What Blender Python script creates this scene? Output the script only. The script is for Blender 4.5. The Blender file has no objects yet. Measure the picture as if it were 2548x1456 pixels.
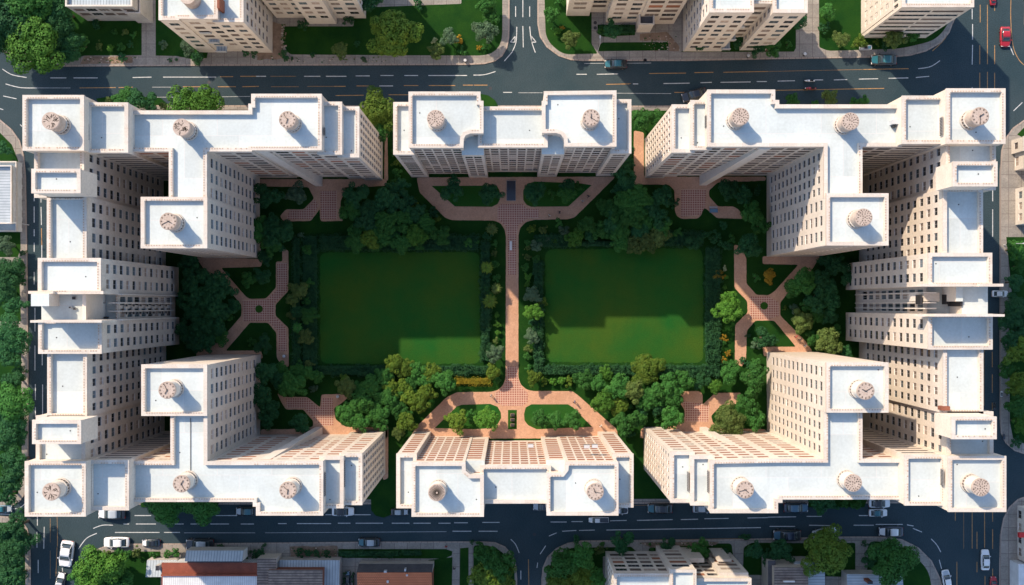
import bpy, bmesh, math, random
import numpy as np
from mathutils import Vector, Matrix
rnd = random.Random(7)
S = bpy.context.scene
COL = S.collection

# ------------------------------------------------------------------ camera, sky, sun
K = 0.08          # metres of ground per survey unit
HC = 200.0        # camera height
CX, CY = 1274.0, 760.0
cam = bpy.data.cameras.new('camera'); camo = bpy.data.objects.new('camera', cam); COL.objects.link(camo)
camo.location = (0, 0, HC); camo.rotation_euler = (0, 0, 0)
cam.sensor_width = 36.0; cam.lens = 36.0*HC/(2548*K); cam.shift_y = 32/2548.0
cam.clip_start = 1; cam.clip_end = 3000
S.camera = camo
SUN_EL, SUN_AZ = math.radians(39.5), math.radians(-41)   # azimuth measured clockwise from +Y
wd = bpy.data.worlds.new('World'); S.world = wd; wd.use_nodes = True
nt = wd.node_tree; nt.nodes.clear()
sk = nt.nodes.new('ShaderNodeTexSky'); sk.sky_type = 'NISHITA'; sk.sun_disc = False
sk.sun_elevation = SUN_EL; sk.sun_rotation = SUN_AZ; sk.dust_density = 1.0; sk.ozone_density = 1.5
bg = nt.nodes.new('ShaderNodeBackground'); bg.inputs[1].default_value = 0.15
wo = nt.nodes.new('ShaderNodeOutputWorld')
nt.links.new(sk.outputs[0], bg.inputs[0]); nt.links.new(bg.outputs[0], wo.inputs[0])
sl = bpy.data.lights.new('sun', 'SUN'); sl.energy = 3.45; sl.angle = math.radians(0.8); sl.color = (1.0, 0.815, 0.61)
so = bpy.data.objects.new('sun', sl); COL.objects.link(so)
sd = Vector((math.sin(SUN_AZ)*math.cos(SUN_EL), math.cos(SUN_AZ)*math.cos(SUN_EL), math.sin(SUN_EL)))
so.rotation_euler = sd.to_track_quat('Z', 'Y').to_euler(); so.location = sd*150
S.view_settings.view_transform = 'Standard'; S.view_settings.look = 'None'
S.view_settings.exposure = 0.86; S.view_settings.gamma = 1.0
S.render.engine = 'CYCLES'

def W(px, py, h=0.0):
    f = K*(HC-h)/HC
    return ((px-CX)*f, (CY-py)*f)

# ------------------------------------------------------------------ materials
MATS = {}
def mat(name, col, rough=0.85, var=0.0, vs=1.0, col2=None, metal=0.0, spec=0.3, bump=0.0, bs=8.0, fine=0.0, fs=12.0,
        joints=None, jcol=None, ribs=None, streak=0.0, objrand=0.0, emis=None):
    """procedural surface: base colour mixed by large noise with col2, fine grain, optional joints (brick grid) or ribs"""
    m = bpy.data.materials.new(name); m.use_nodes = True; MATS[name] = m
    t = m.node_tree; n = t.nodes; L = t.links
    b = n['Principled BSDF']; b.inputs['Roughness'].default_value = rough; b.inputs['Metallic'].default_value = metal
    b.inputs['Specular IOR Level'].default_value = spec
    tc = n.new('ShaderNodeTexCoord'); vec = tc.outputs['Object']
    rgb = n.new('ShaderNodeRGB'); rgb.outputs[0].default_value = (*col, 1); out = rgb.outputs[0]
    def mix(a, bcol, fac, mode='MIX'):
        x = n.new('ShaderNodeMix'); x.data_type = 'RGBA'; x.blend_type = mode
        if isinstance(fac, float): x.inputs[0].default_value = fac
        else: L.new(fac, x.inputs[0])
        L.new(a, x.inputs[6])
        if isinstance(bcol, tuple): x.inputs[7].default_value = (*bcol, 1)
        else: L.new(bcol, x.inputs[7])
        return x.outputs[2]
    def ramp(src, lo, hi):
        r = n.new('ShaderNodeMapRange'); L.new(src, r.inputs[0]); r.inputs[1].default_value = lo; r.inputs[2].default_value = hi
        return r.outputs[0]
    def ramp2(src, lo, hi, top):
        q = n.new('ShaderNodeMapRange'); L.new(src, q.inputs[0]); q.inputs[1].default_value = lo; q.inputs[2].default_value = hi; q.inputs[4].default_value = top
        return q.outputs[0]
    if col2 is not None:
        no = n.new('ShaderNodeTexNoise'); no.inputs['Scale'].default_value = vs; no.inputs['Detail'].default_value = 6
        no.inputs['Roughness'].default_value = 0.62
        L.new(vec, no.inputs['Vector'])
        out = mix(out, col2, ramp(no.outputs[0], 0.5-0.16, 0.5+0.16))
    if fine > 0:
        nf = n.new('ShaderNodeTexNoise'); nf.inputs['Scale'].default_value = fs; nf.inputs['Detail'].default_value = 3
        L.new(vec, nf.inputs['Vector'])
        r = n.new('ShaderNodeMapRange'); L.new(nf.outputs[0], r.inputs[0]); r.inputs[1].default_value = .3; r.inputs[2].default_value = .7
        r.inputs[3].default_value = 1-fine; r.inputs[4].default_value = 1+fine
        hs = n.new('ShaderNodeHueSaturation'); L.new(out, hs.inputs['Color']); L.new(r.outputs[0], hs.inputs['Value']); out = hs.outputs[0]
    if streak > 0:   # weathering: run-off streaks and grey puddle rings
        mp = n.new('ShaderNodeMapping'); mp.inputs['Scale'].default_value = (.9, .12, 1); L.new(vec, mp.inputs[0])
        ns = n.new('ShaderNodeTexNoise'); ns.inputs['Scale'].default_value = 1.0; ns.inputs['Detail'].default_value = 8; ns.inputs['Roughness'].default_value = .7; L.new(mp.outputs[0], ns.inputs['Vector'])
        out = mix(out, tuple(c*.74 for c in col), ramp2(ns.outputs[0], .56, .74, streak))
        n2 = n.new('ShaderNodeTexNoise'); n2.inputs['Scale'].default_value = .22; n2.inputs['Detail'].default_value = 9; n2.inputs['Roughness'].default_value = .75; n2.inputs['Distortion'].default_value = .6; L.new(vec, n2.inputs['Vector'])
        out = mix(out, (col[0]*.80, col[1]*.74, col[2]*.66), ramp2(n2.outputs[0], .60, .78, streak))
    if joints:
        br = n.new('ShaderNodeTexBrick'); br.inputs['Scale'].default_value = 1.0
        br.inputs['Brick Width'].default_value = joints[0]; br.inputs['Row Height'].default_value = joints[1]
        br.inputs['Mortar Size'].default_value = joints[2]; br.offset = joints[3] if len(joints) > 3 else 0.0
        br.inputs['Mortar Smooth'].default_value = 0.1
        br.inputs['Color1'].default_value = (1, 1, 1, 1); br.inputs['Color2'].default_value = (.72, .72, .72, 1); br.inputs['Mortar'].default_value = (0, 0, 0, 1)
        L.new(vec, br.inputs['Vector'])
        out2 = mix(out, br.outputs['Color'], 0.45, 'MULTIPLY')
        out = mix(out2, jcol, br.outputs['Fac'])
    if ribs:   # (axis, spacing, width, colour): seams of sheet metal, planks
        sx = n.new('ShaderNodeSeparateXYZ'); L.new(vec, sx.inputs[0])
        mo = n.new('ShaderNodeMath'); mo.operation = 'PINGPONG'; L.new(sx.outputs[ribs[0]], mo.inputs[0]); mo.inputs[1].default_value = ribs[1]/2
        lt = n.new('ShaderNodeMath'); lt.operation = 'LESS_THAN'; L.new(mo.outputs[0], lt.inputs[0]); lt.inputs[1].default_value = ribs[2]/2
        out = mix(out, ribs[3], lt.outputs[0])
    if objrand > 0:
        oi = n.new('ShaderNodeObjectInfo'); r = n.new('ShaderNodeMapRange'); L.new(oi.outputs['Random'], r.inputs[0])
        r.inputs[3].default_value = 1-objrand; r.inputs[4].default_value = 1+objrand
        hs = n.new('ShaderNodeHueSaturation'); L.new(out, hs.inputs['Color']); L.new(r.outputs[0], hs.inputs['Value']); out = hs.outputs[0]
    L.new(out, b.inputs['Base Color'])
    if bump > 0:
        nb = n.new('ShaderNodeTexNoise'); nb.inputs['Scale'].default_value = bs; nb.inputs['Detail'].default_value = 4; L.new(vec, nb.inputs['Vector'])
        bp = n.new('ShaderNodeBump'); bp.inputs['Strength'].default_value = bump; L.new(nb.outputs[0], bp.inputs['Height']); L.new(bp.outputs[0], b.inputs['Normal'])
    if emis:
        b.inputs['Emission Color'].default_value = (*emis[0], 1); b.inputs['Emission Strength'].default_value = emis[1]
    return m

mat('wall', (.67, .60, .52), .9, col2=(.60, .53, .455), vs=.25, fine=.09, fs=3, streak=.3, bump=.15, bs=2)
mat('wall_pale', (.68, .625, .56), .9, col2=(.61, .555, .49), vs=.3, fine=.06, fs=3)
mat('wall_white', (.62, .64, .66), .85, col2=(.50, .53, .55), vs=.5, fine=.06, fs=3)
mat('wall_grey', (.50, .47, .44), .9, col2=(.40, .37, .34), vs=.4, fine=.08, fs=3)
mat('roof', (.555, .615, .615), .9, col2=(.495, .55, .55), vs=.22, fine=.05, fs=2.6, streak=.5, joints=(9.0, 7.0, .035, .4), jcol=(.56, .55, .54))
mat('coping', (.60, .565, .51), .85, col2=(.56, .49, .42), vs=.45, fine=.08, fs=4, joints=(2.2, 2.2, .025), jcol=(.50, .41, .34))
mat('dentil', (.47, .36, .28), .9, col2=(.40, .28, .20), vs=1.2)
mat('louvre', (.36, .15, .085), .8, col2=(.29, .12, .07), vs=1.5, objrand=.15)
mat('louvre_dark', (.16, .12, .10), .7, col2=(.10, .08, .075), vs=1.0, objrand=.3)
mat('glass', (.025, .03, .036), .18, spec=.6, objrand=.5)
mat('glass_pale', (.10, .13, .15), .2, spec=.7, objrand=.4)
mat('curtain', (.30, .24, .20), .6, spec=.5, objrand=.4)
mat('frame', (.30, .28, .27), .6)
mat('frame_white', (.72, .70, .68), .6)
mat('asphalt', (.018, .040, .051), .88, col2=(.034, .054, .064), vs=.07, fine=.25, fs=5, streak=.35, bump=.2, bs=20)
mat('paint_white', (.60, .61, .61), .7, col2=(.36, .38, .39), vs=2.0)
mat('paint_yellow', (.48, .25, .08), .7, col2=(.26, .16, .08), vs=2.0)
mat('kerb', (.34, .28, .24), .9, fine=.1, fs=3, joints=(1.2, 50, .05), jcol=(.16, .13, .11))
mat('pavement', (.30, .275, .245), .92, col2=(.22, .205, .185), vs=.35, fine=.15, fs=4, joints=(2.6, 2.6, .05), jcol=(.14, .12, .11))
mat('soil', (.27, .19, .14), .95, col2=(.14, .10, .07), vs=.5, fine=.2, fs=4)
mat('grass', (.006, .036, .006), .95, col2=(.014, .052, .007), vs=.3, fine=.28, fs=7, spec=.1, bump=.4, bs=14)
mat('lawn', (.010, .080, .013), .95, col2=(.036, .082, .010), vs=.075, fine=.28, fs=7, streak=.35, spec=.1, bump=.3, bs=18)
mat('path', (.50, .30, .20), .92, col2=(.43, .245, .155), vs=.35, fine=.14, fs=4)
mat('pavers', (.37, .15, .105), .9, col2=(.29, .12, .085), vs=.8, fine=.12, fs=4, joints=(.46, .46, .06), jcol=(.54, .38, .30))
mat('pool', (.012, .016, .03), .15, spec=.6)
mat('bark', (.10, .075, .055), .95, fine=.2, fs=6)
mat('stone', (.50, .42, .36), .85, col2=(.38, .30, .25), vs=.9, fine=.1, fs=5)
mat('carving', (.10, .08, .065), .9)
mat('metal_dark', (.05, .05, .055), .5, metal=.5)
mat('metal_pale', (.52, .53, .54), .55, metal=.2)
mat('sheet_roof', (.40, .46, .50), .6, col2=(.30, .35, .39), vs=.5, ribs=(0, .55, .10, (.16, .19, .22)))
mat('sheet_roof_y', (.40, .45, .49), .6, col2=(.30, .35, .39), vs=.5, ribs=(1, .55, .10, (.16, .19, .22)))
mat('white_boards', (.62, .64, .66), .8, col2=(.5, .52, .54), vs=.6, ribs=(0, .42, .05, (.28, .29, .3)))
mat('red_roof', (.26, .075, .045), .85, col2=(.19, .055, .035), vs=.7, fine=.12, fs=5)
mat('tile_roof', (.72, .24, .11), .85, col2=(.58, .18, .08), vs=.8, fine=.15, fs=5, joints=(.42, .34, .05, .5), jcol=(.16, .05, .03))
mat('slate_roof', (.10, .10, .11), .8, col2=(.07, .07, .08), vs=.8, fine=.12, fs=5)
mat('plank_roof', (.30, .24, .20), .85, col2=(.15, .12, .11), vs=.8, ribs=(1, .5, .16, (.08, .065, .06)))
mat('red_sign', (.50, .03, .03), .6)
mat('brick_red', (.25, .09, .055), .9, col2=(.18, .065, .04), vs=1.5)
LEAF = {
 'D': ('dark green', (.013, .070, .026), (.027, .105, .030)),
 'G': ('mid green', (.023, .108, .020), (.045, .145, .026)),
 'L': ('bright green', (.040, .138, .016), (.074, .180, .022)),
 'Y': ('yellow green', (.054, .120, .014), (.105, .160, .018)),
 'O': ('olive green', (.055, .100, .024), (.105, .150, .036)),
 'S': ('grey green', (.045, .098, .052), (.085, .140, .075)),
 'A': ('golden orange', (.240, .150, .014), (.360, .220, .020)),
 'W': ('white flowered', (.25, .30, .12), (.55, .58, .34)),
}
for k_, (_, a_, b_) in LEAF.items():
    mat('leaf_'+k_, a_, .75, col2=b_, vs=.9, fine=.25, fs=5, spec=.2, objrand=.22)
mat('hedge_leaf', (.012, .058, .024), .8, col2=(.024, .085, .028), vs=.7, fine=.3, fs=5, spec=.2)
mat('hedge_gold', (.22, .16, .012), .8, col2=(.12, .14, .012), vs=.5, fine=.2, fs=5, spec=.2)

# ------------------------------------------------------------------ mesh builder
class MB:
    def __init__(s): s.v = []; s.f = []; s.m = []; s.mats = []
    def mi(s, name):
        if name not in s.mats: s.mats.append(name)
        return s.mats.index(name)
    def poly(s, pts, m):
        i = len(s.v); s.v += [tuple(p) for p in pts]; s.f.append(tuple(range(i, i+len(pts)))); s.m.append(s.mi(m))
    def box(s, x0, y0, z0, x1, y1, z1, m, top=None, M=None):
        p = [(x0, y0, z0), (x1, y0, z0), (x1, y1, z0), (x0, y1, z0), (x0, y0, z1), (x1, y0, z1), (x1, y1, z1), (x0, y1, z1)]
        if M is not None: p = [tuple(M @ Vector(q)) for q in p]
        i = len(s.v); s.v += p
        for k, q in enumerate([(0, 3, 2, 1), (4, 5, 6, 7), (0, 1, 5, 4), (1, 2, 6, 5), (2, 3, 7, 6), (3, 0, 4, 7)]):
            s.f.append(tuple(i+a for a in q)); s.m.append(s.mi(top if (top and k == 1) else m))
    def prism(s, pts, z0, z1, m, side=None, bottom=False):
        n = len(pts); i = len(s.v)
        s.v += [(p[0], p[1], z0) for p in pts]+[(p[0], p[1], z1) for p in pts]
        s.f.append(tuple(range(i+n, i+2*n))); s.m.append(s.mi(m))
        if bottom: s.f.append(tuple(reversed(range(i, i+n)))); s.m.append(s.mi(m))
        for k in range(n):
            k2 = (k+1) % n; s.f.append((i+k, i+k2, i+n+k2, i+n+k)); s.m.append(s.mi(side or m))
    def cyl(s, x, y, z0, z1, r0, r1, m, n=24, top=None, M=None):
        a = [2*math.pi*k/n for k in range(n)]
        lo = [Vector((x+r0*math.cos(t), y+r0*math.sin(t), z0)) for t in a]; hi = [Vector((x+r1*math.cos(t), y+r1*math.sin(t), z1)) for t in a]
        if M is not None: lo = [M @ p for p in lo]; hi = [M @ p for p in hi]
        i = len(s.v); s.v += [tuple(p) for p in lo+hi]
        for k in range(n):
            k2 = (k+1) % n; s.f.append((i+k, i+k2, i+n+k2, i+n+k)); s.m.append(s.mi(m))
        s.f.append(tuple(range(i+n, i+2*n))); s.m.append(s.mi(top or m))
        s.f.append(tuple(reversed(range(i, i+n)))); s.m.append(s.mi(m))
    def tube(s, a, b, r, m, n=6, r2=None):
        a = Vector(a); b = Vector(b); d = b-a
        M = Matrix.Translation(a) @ d.to_track_quat('Z', 'Y').to_matrix().to_4x4()
        s.cyl(0, 0, 0, d.length, r, r if r2 is None else r2, m, n, M=M)
    def mesh(s, name, smooth=False):
        me = bpy.data.meshes.new(name); me.from_pydata(s.v, [], s.f)
        for q in s.mats: me.materials.append(MATS[q])
        me.polygons.foreach_set('material_index', s.m)
        if smooth: me.polygons.foreach_set('use_smooth', [True]*len(s.f))
        me.update(); return me
    def build(s, name, parent=None, loc=(0, 0, 0), smooth=False):
        return link(name, s.mesh(name, smooth), parent, loc)

def link(name, me, parent=None, loc=(0, 0, 0), rz=0.0, sc=1.0):
    o = bpy.data.objects.new(name, me); COL.objects.link(o); o.location = loc; o.rotation_euler = (0, 0, rz)
    if sc != 1.0: o.scale = (sc, sc, sc) if isinstance(sc, float) else sc
    if parent: o.parent = parent
    return o
def tag(o, label=None, cat=None, group=None, kind=None):
    if label: o['label'] = label
    if cat: o['category'] = cat
    if group: o['group'] = group
    if kind: o['kind'] = kind
    return o
def empty(name, x, y, z=0.0, rz=0.0):
    o = bpy.data.objects.new(name, None); COL.objects.link(o); o.location = (x, y, z); o.rotation_euler = (0, 0, rz); o.empty_display_size = .3
    return o
def area2(p): return sum(p[i][0]*p[(i+1) % len(p)][1]-p[(i+1) % len(p)][0]*p[i][1] for i in range(len(p)))
def ccw(p): return list(p) if area2(p) > 0 else list(reversed(p))
def inset(p, w):
    n = len(p); r = []
    for i in range(n):
        a, b, c = Vector(p[i-1]), Vector(p[i]), Vector(p[(i+1) % n])
        d1 = (b-a).normalized(); d2 = (c-b).normalized(); n1 = Vector((-d1.y, d1.x)); n2 = Vector((-d2.y, d2.x))
        k = 1+n1.dot(n2)
        r.append(tuple(b+(n1+n2)*(w/max(k, .3))))
    return r
def roundpoly(p, r, seg=6):
    """round every corner of a polygon (survey units) by r (number or list)"""
    n = len(p); o = []
    for i in range(n):
        a, b, c = Vector(p[i-1]), Vector(p[i]), Vector(p[(i+1) % n]); rr = r[i] if isinstance(r, (list, tuple)) else r
        la, lc = (a-b).length, (c-b).length; q = min(rr, la*.48, lc*.48)
        if q < .5: o.append(tuple(b)); continue
        s0 = b+(a-b).normalized()*q; s1 = b+(c-b).normalized()*q
        for k in range(seg+1):
            t = k/seg; o.append(tuple(s0*(1-t)**2+b*2*t*(1-t)+s1*t*t))
    return o
def G(pts, h=0.0): return ccw([W(x, y, h) for x, y in pts])
def pin(x, y, poly):
    c = False; j = len(poly)-1
    for i in range(len(poly)):
        xi, yi = poly[i]; xj, yj = poly[j]
        if (yi > y) != (yj > y) and x < (xj-xi)*(y-yi)/(yj-yi)+xi: c = not c
        j = i
    return c
# ------------------------------------------------------------------ ground, roads, city blocks
def sheet(name, pts, z, m, th=0.0, label_kind='structure'):
    b = MB()
    if th > 0: b.prism(pts, z-th, z, m)
    else: b.poly([(x, y, z) for x, y in pts], m)
    o = b.build(name)
    if label_kind: o['kind'] = label_kind
    return o
def tess_sheet(name, polys, z, m, kind='structure'):
    """concave polygons joined in one flat sheet, triangulated"""
    bm = bmesh.new()
    for p in polys:
        f = bm.faces.new([bm.verts.new((x, y, z)) for x, y in p]); f.normal_update()
        if f.normal.z < 0: f.normal_flip()
    bmesh.ops.triangulate(bm, faces=bm.faces[:])
    for f in bm.faces:
        f.normal_update()
        if f.normal.z < 0: f.normal_flip()
    me = bpy.data.meshes.new(name); bm.to_mesh(me); bm.free(); me.materials.append(MATS[m])
    o = link(name, me); o['kind'] = kind; return o

sheet('ground', [(-900, -900), (900, -900), (900, 900), (-900, 900)], -0.03, 'soil')
sheet('road', [(-150, -110), (150, -110), (150, 110), (-150, 110)], 0.0, 'asphalt')
KZ = 0.13
slabs = {
 'centre': roundpoly([(150, 262), (2400, 264), (2400, 1252), (150, 1256)], 70, 8),
 'top_left': [(-400, -500), (1268, -500), (1268, 60), (1267, 95), (1262, 120), (1250, 140), (1232, 153), (1205, 160), (1160, 162), (560, 164), (160, 166), (70, 160), (45, 152), (20, 140), (0, 124), (-60, 90), (-400, 60)],
 'top_mid': [(1337, -500), (2385, -500), (2383, 0), (2376, 45), (2362, 82), (2340, 108), (2305, 128), (2265, 139), (2220, 143), (1900, 148), (1700, 152), (1450, 152), (1420, 150), (1390, 140), (1360, 118), (1343, 92), (1337, 60)],
 'top_right': [(2556, -500), (2900, -500), (2900, 200), (2600, 190), (2556, 130), (2548, 60)],
 'left': [(-400, 240), (-60, 265), (0, 297), (30, 322), (50, 350), (60, 385), (65, 440), (68, 620), (71, 900), (71, 1180), (66, 1225), (48, 1250), (20, 1262), (-100, 1266), (-400, 1266)],
 'right': [(2900, 240), (2620, 255), (2560, 290), (2520, 318), (2500, 345), (2491, 375), (2487, 430), (2487, 1040), (2489, 1075), (2502, 1103), (2524, 1122), (2560, 1134), (2900, 1150)],
 'bottom_left': [(-400, 1284), (0, 1284), (30, 1286), (55, 1296), (69, 1315), (75, 1345), (77, 1400), (77, 1800), (-400, 1800)],
 'bottom_mid': [(203, 1800), (203, 1440), (203, 1410), (212, 1388), (232, 1370), (262, 1358), (300, 1353), (600, 1351), (900, 1348), (1200, 1347), (1232, 1349), (1257, 1360), (1275, 1380), (1284, 1405), (1287, 1440), (1288, 1800)],
 'bottom_right': [(1347, 1800), (1347, 1440), (1350, 1412), (1362, 1385), (1384, 1364), (1412, 1351), (1445, 1345), (1800, 1342), (2100, 1335), (2200, 1335), (2245, 1342), (2285, 1362), (2318, 1395), (2340, 1440), (2352, 1500), (2356, 1800)],
 'corner': [(2900, 1226), (2560, 1232), (2532, 1242), (2510, 1262), (2496, 1290), (2488, 1330), (2486, 1400), (2486, 1800), (2900, 1800)],
}
kb = MB()
for k_, pp in slabs.items():
    g = G(pp)
    gi = inset(g, .28)
    sheet('pavement', gi, KZ-.012, 'pavement', .13)
    n = len(g)
    for i in range(n):
        j = (i+1) % n
        kb.poly([(*g[i], KZ), (*g[j], KZ), (*gi[j], KZ), (*gi[i], KZ)], 'kerb')
        kb.poly([(*g[i], -.02), (*g[j], -.02), (*g[j], KZ), (*g[i], KZ)], 'kerb')
kb.build('kerb')['kind'] = 'structure'
# bulbs of turf reaching into the road
for pp in ([(1195, 268), (1195, 234), (1215, 238), (1232, 250), (1241, 268)],
           [(250, 262), (240, 246), (290, 238), (400, 244), (420, 262)],
           [(922, 1200), (924, 1270), (935, 1283), (955, 1288), (975, 1280), (986, 1262), (986, 1200)],
           [(350, 1250), (352, 1262), (540, 1262), (546, 1250)],
           [(2010, 1240), (2012, 1262), (2150, 1262), (2158, 1240)]):
    sheet('verge', G(pp), KZ+.02, 'grass', .15)
Z1 = KZ-.008; Z2 = Z1+.004; Z3 = Z2+.004; Z4 = Z3+.004
lawns = [
 roundpoly([(165, 274), (2388, 276), (2388, 1240), (165, 1244)], 60, 6),
 # top left gardens
 [(-300, -400), (388-35, -400), (353, 138), (210, 139), (150, 158), (60, 130), (0, 100), (-60, 70), (-300, 40)],
 [(387, -400), (640, -400), (640, 115), (520, 120), (515, 145), (480, 148), (440, 140), (388, 139)],
 roundpoly([(706, 66), (880, 66), (880, 20), (1148, 10), (1148, -60), (1250, -60), (1250, 139), (960, 138), (720, 136), (704, 110)], [8, 3, 3, 3, 3, 3, 60, 3, 10, 6]),
 roundpoly([(1353, -60), (1472, -60), (1472, 110), (1487, 134), (1400, 136), (1358, 100)], [3, 3, 3, 5, 20, 30]),
 [(1487, 62), (1580, 62), (1580, 88), (1500, 92), (1487, 84)],
 [(1490, 112), (1500, 106), (1663, 105), (1663, 126), (1487, 128)],
 [(1770, 60), (1980, 60), (1980, 120), (1975, 129), (1690, 130), (1740, 118), (1770, 110)],
 roundpoly([(2037, -60), (2376, -60), (2366, 50), (2330, 100), (2240, 122), (2060, 127), (2038, 118)], [3, 3, 30, 40, 30, 10, 4]),
 [(-300, 300), (0, 330), (30, 360), (46, 400), (50, 470), (52, 620), (45, 640), (-300, 640)],
 [(-300, 655), (48, 655), (53, 800), (-300, 800)], [(-300, 815), (53, 815), (55, 1180), (45, 1230), (-300, 1240)],
 [(-300, 1300), (20, 1300), (50, 1312), (62, 1340), (64, 1456), (64, 1800), (-300, 1800)],
 roundpoly([(222, 1420), (240, 1385), (280, 1372), (400, 1372), (400, 1800), (222, 1800)], [20, 20, 20, 3, 3, 3]),
 [(842, 1366), (1110, 1366), (1126, 1372), (1124, 1382), (1105, 1390), (842, 1388)],
 [(1066, 1393), (1126, 1386), (1122, 1600), (1066, 1600)], [(1145, 1364), (1166, 1362), (1166, 1600), (1142, 1600)],
 roundpoly([(1178, 1356), (1230, 1358), (1280, 1400), (1282, 1600), (1178, 1600)], [10, 30, 20, 3, 3]),
 roundpoly([(1362, 1600), (1366, 1400), (1410, 1362), (1500, 1362), (1570, 1360), (1590, 1378), (1500, 1384), (1500, 1600)], [3, 30, 30, 3, 3, 3, 3, 3]),
 roundpoly([(1612, 1364), (1750, 1352), (1820, 1352), (1826, 1400), (1700, 1392), (1620, 1384)], 8),
 roundpoly([(1850, 1362), (1870, 1350), (2080, 1352), (2128, 1350), (2128, 1430), (2095, 1435), (1848, 1430)], 6),
 roundpoly([(2160, 1345), (2220, 1350), (2270, 1375), (2310, 1420), (2325, 1500), (2330, 1600), (2150, 1600)], 20),
 [(2900, 255), (2620, 270), (2560, 305), (2530, 335), (2548, 345), (2900, 345)],
 [(2503, 590), (2520, 760), (2900, 760), (2900, 590)], [(2510, 770), (2512, 1050), (2520, 1090), (2560, 1110), (2900, 1110), (2900, 770)],
]
tess_sheet('lawn', [G(p) for p in lawns], Z1, 'grass')
# courtyard paths
P = []
P.append([(1037, 442), (1530, 440), (1526, 446), (1430, 541), (1412, 546), (1330, 547), (1308, 553), (1294, 568), (1290, 585), (1290, 940), (1296, 957), (1310, 969), (1326, 973), (1424, 973), (1440, 985), (1535, 1068), (1538, 1090), (1020, 1092), (1035, 1063), (1112, 988), (1137, 976), (1222, 975), (1240, 970), (1252, 958), (1258, 940), (1259, 590), (1256, 572), (1246, 556), (1230, 549), (1124, 548), (1108, 542), (1044, 479)])
P.append([(640, 446), (962, 446), (962, 462), (905, 466), (862, 466), (848, 500), (846, 540), (855, 550), (800, 551), (797, 545), (796, 520), (774, 550), (706, 551), (697, 538), (712, 521), (756, 521), (782, 494), (768, 466), (640, 464)])
P.append([(487, 640), (655, 645), (650, 664), (551, 667), (612, 738), (622, 744), (662, 743), (687, 716), (687, 651), (703, 651), (703, 620), (718, 623), (718, 724), (686, 758), (686, 786), (718, 816), (719, 913), (702, 913), (689, 890), (688, 828), (667, 803), (622, 803), (562, 873), (650, 872), (655, 892), (487, 895), (490, 876), (560, 833), (601, 786), (601, 758), (572, 724), (512, 676)])
P.append([(690, 978), (707, 988), (765, 988), (797, 1014), (800, 982), (850, 980), (866, 988), (857, 998), (831, 1016), (835, 1043), (860, 1062), (965, 1064), (965, 1090), (648, 1090), (650, 1068), (720, 1068), (779, 1062), (780, 1048), (755, 1019), (712, 1019), (700, 1000)])
P.append([(1577, 325), (1602, 330), (1602, 440), (1905, 440), (1905, 450), (1786, 454), (1764, 474), (1764, 489), (1786, 514), (1824, 514), (1838, 522), (1852, 545), (1784, 543), (1756, 519), (1748, 518), (1746, 534), (1736, 544), (1696, 545), (1684, 538), (1679, 525), (1678, 474), (1664, 460), (1577, 459)])
P.append([(1694, 974), (1739, 973), (1748, 980), (1748, 1007), (1779, 978), (1844, 977), (1834, 1005), (1794, 1008), (1769, 1035), (1774, 1053), (1804, 1066), (1905, 1068), (1905, 1090), (1592, 1090), (1595, 1066), (1680, 1060), (1704, 1038), (1703, 1020), (1692, 1003)])
P.append([(1826, 609), (1842, 612), (1857, 644), (1857, 706), (1882, 734), (1912, 735), (1928, 724), (1986, 659), (1897, 657), (1897, 638), (2040, 638), (2018, 674), (1961, 728), (1941, 753), (1941, 785), (2003, 848), (2020, 872), (2020, 890), (1900, 886), (1897, 863), (1980, 863), (1926, 798), (1879, 798), (1858, 823), (1856, 893), (1846, 913), (1828, 903), (1829, 808), (1860, 778), (1859, 750), (1827, 716)])
P.append([(958, 330), (964, 330), (966, 450), (956, 450)])
P.append([(953, 1050), (966, 1060), (966, 1190), (953, 1195)])
def dense(p, amp, step=12):
    q = []
    r = random.Random(len(p))
    for i in range(len(p)):
        a = p[i]; b = p[(i+1) % len(p)]; L = math.hypot(b[0]-a[0], b[1]-a[1]); n = max(1, int(L/step))
        for k in range(n):
            t = k/n; w = r.uniform(-amp, amp) if k else 0; nx, ny = -(b[1]-a[1])/max(L, .01), (b[0]-a[0])/max(L, .01)
            q.append((a[0]+(b[0]-a[0])*t+nx*w, a[1]+(b[1]-a[1])*t+ny*w))
    return q
tess_sheet('path', [G(dense(roundpoly(p, 5, 3), .35, 6)) for p in P], Z2, 'path')
isl = [
 [(1074, 463), (1132, 514), (1224, 515), (1238, 508), (1244, 497), (1243, 474), (1236, 462)],
 [(1330, 452), (1312, 458), (1302, 474), (1302, 498), (1310, 510), (1322, 515), (1414, 514), (1472, 461), (1440, 456)],
 [(1082, 1065), (1137, 1011), (1150, 1007), (1220, 1005), (1238, 1012), (1246, 1026), (1247, 1040), (1238, 1056), (1222, 1065), (1180, 1068)],
 [(1304, 1030), (1308, 1014), (1322, 1006), (1413, 1006), (1426, 1014), (1473, 1062), (1335, 1068), (1314, 1058), (1305, 1046)],
 [(1264, 1020), (1286, 1020), (1286, 1068), (1264, 1068)],
]
for c in ((645, 769, 9.5), (1901, 761, 9.5)):
    isl.append([(c[0]+c[2]*math.cos(a*math.pi/12), c[1]+c[2]*math.sin(a*math.pi/12)) for a in range(24)])
tess_sheet('lawn', [G(p) for p in isl], Z4, 'lawn')
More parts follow.
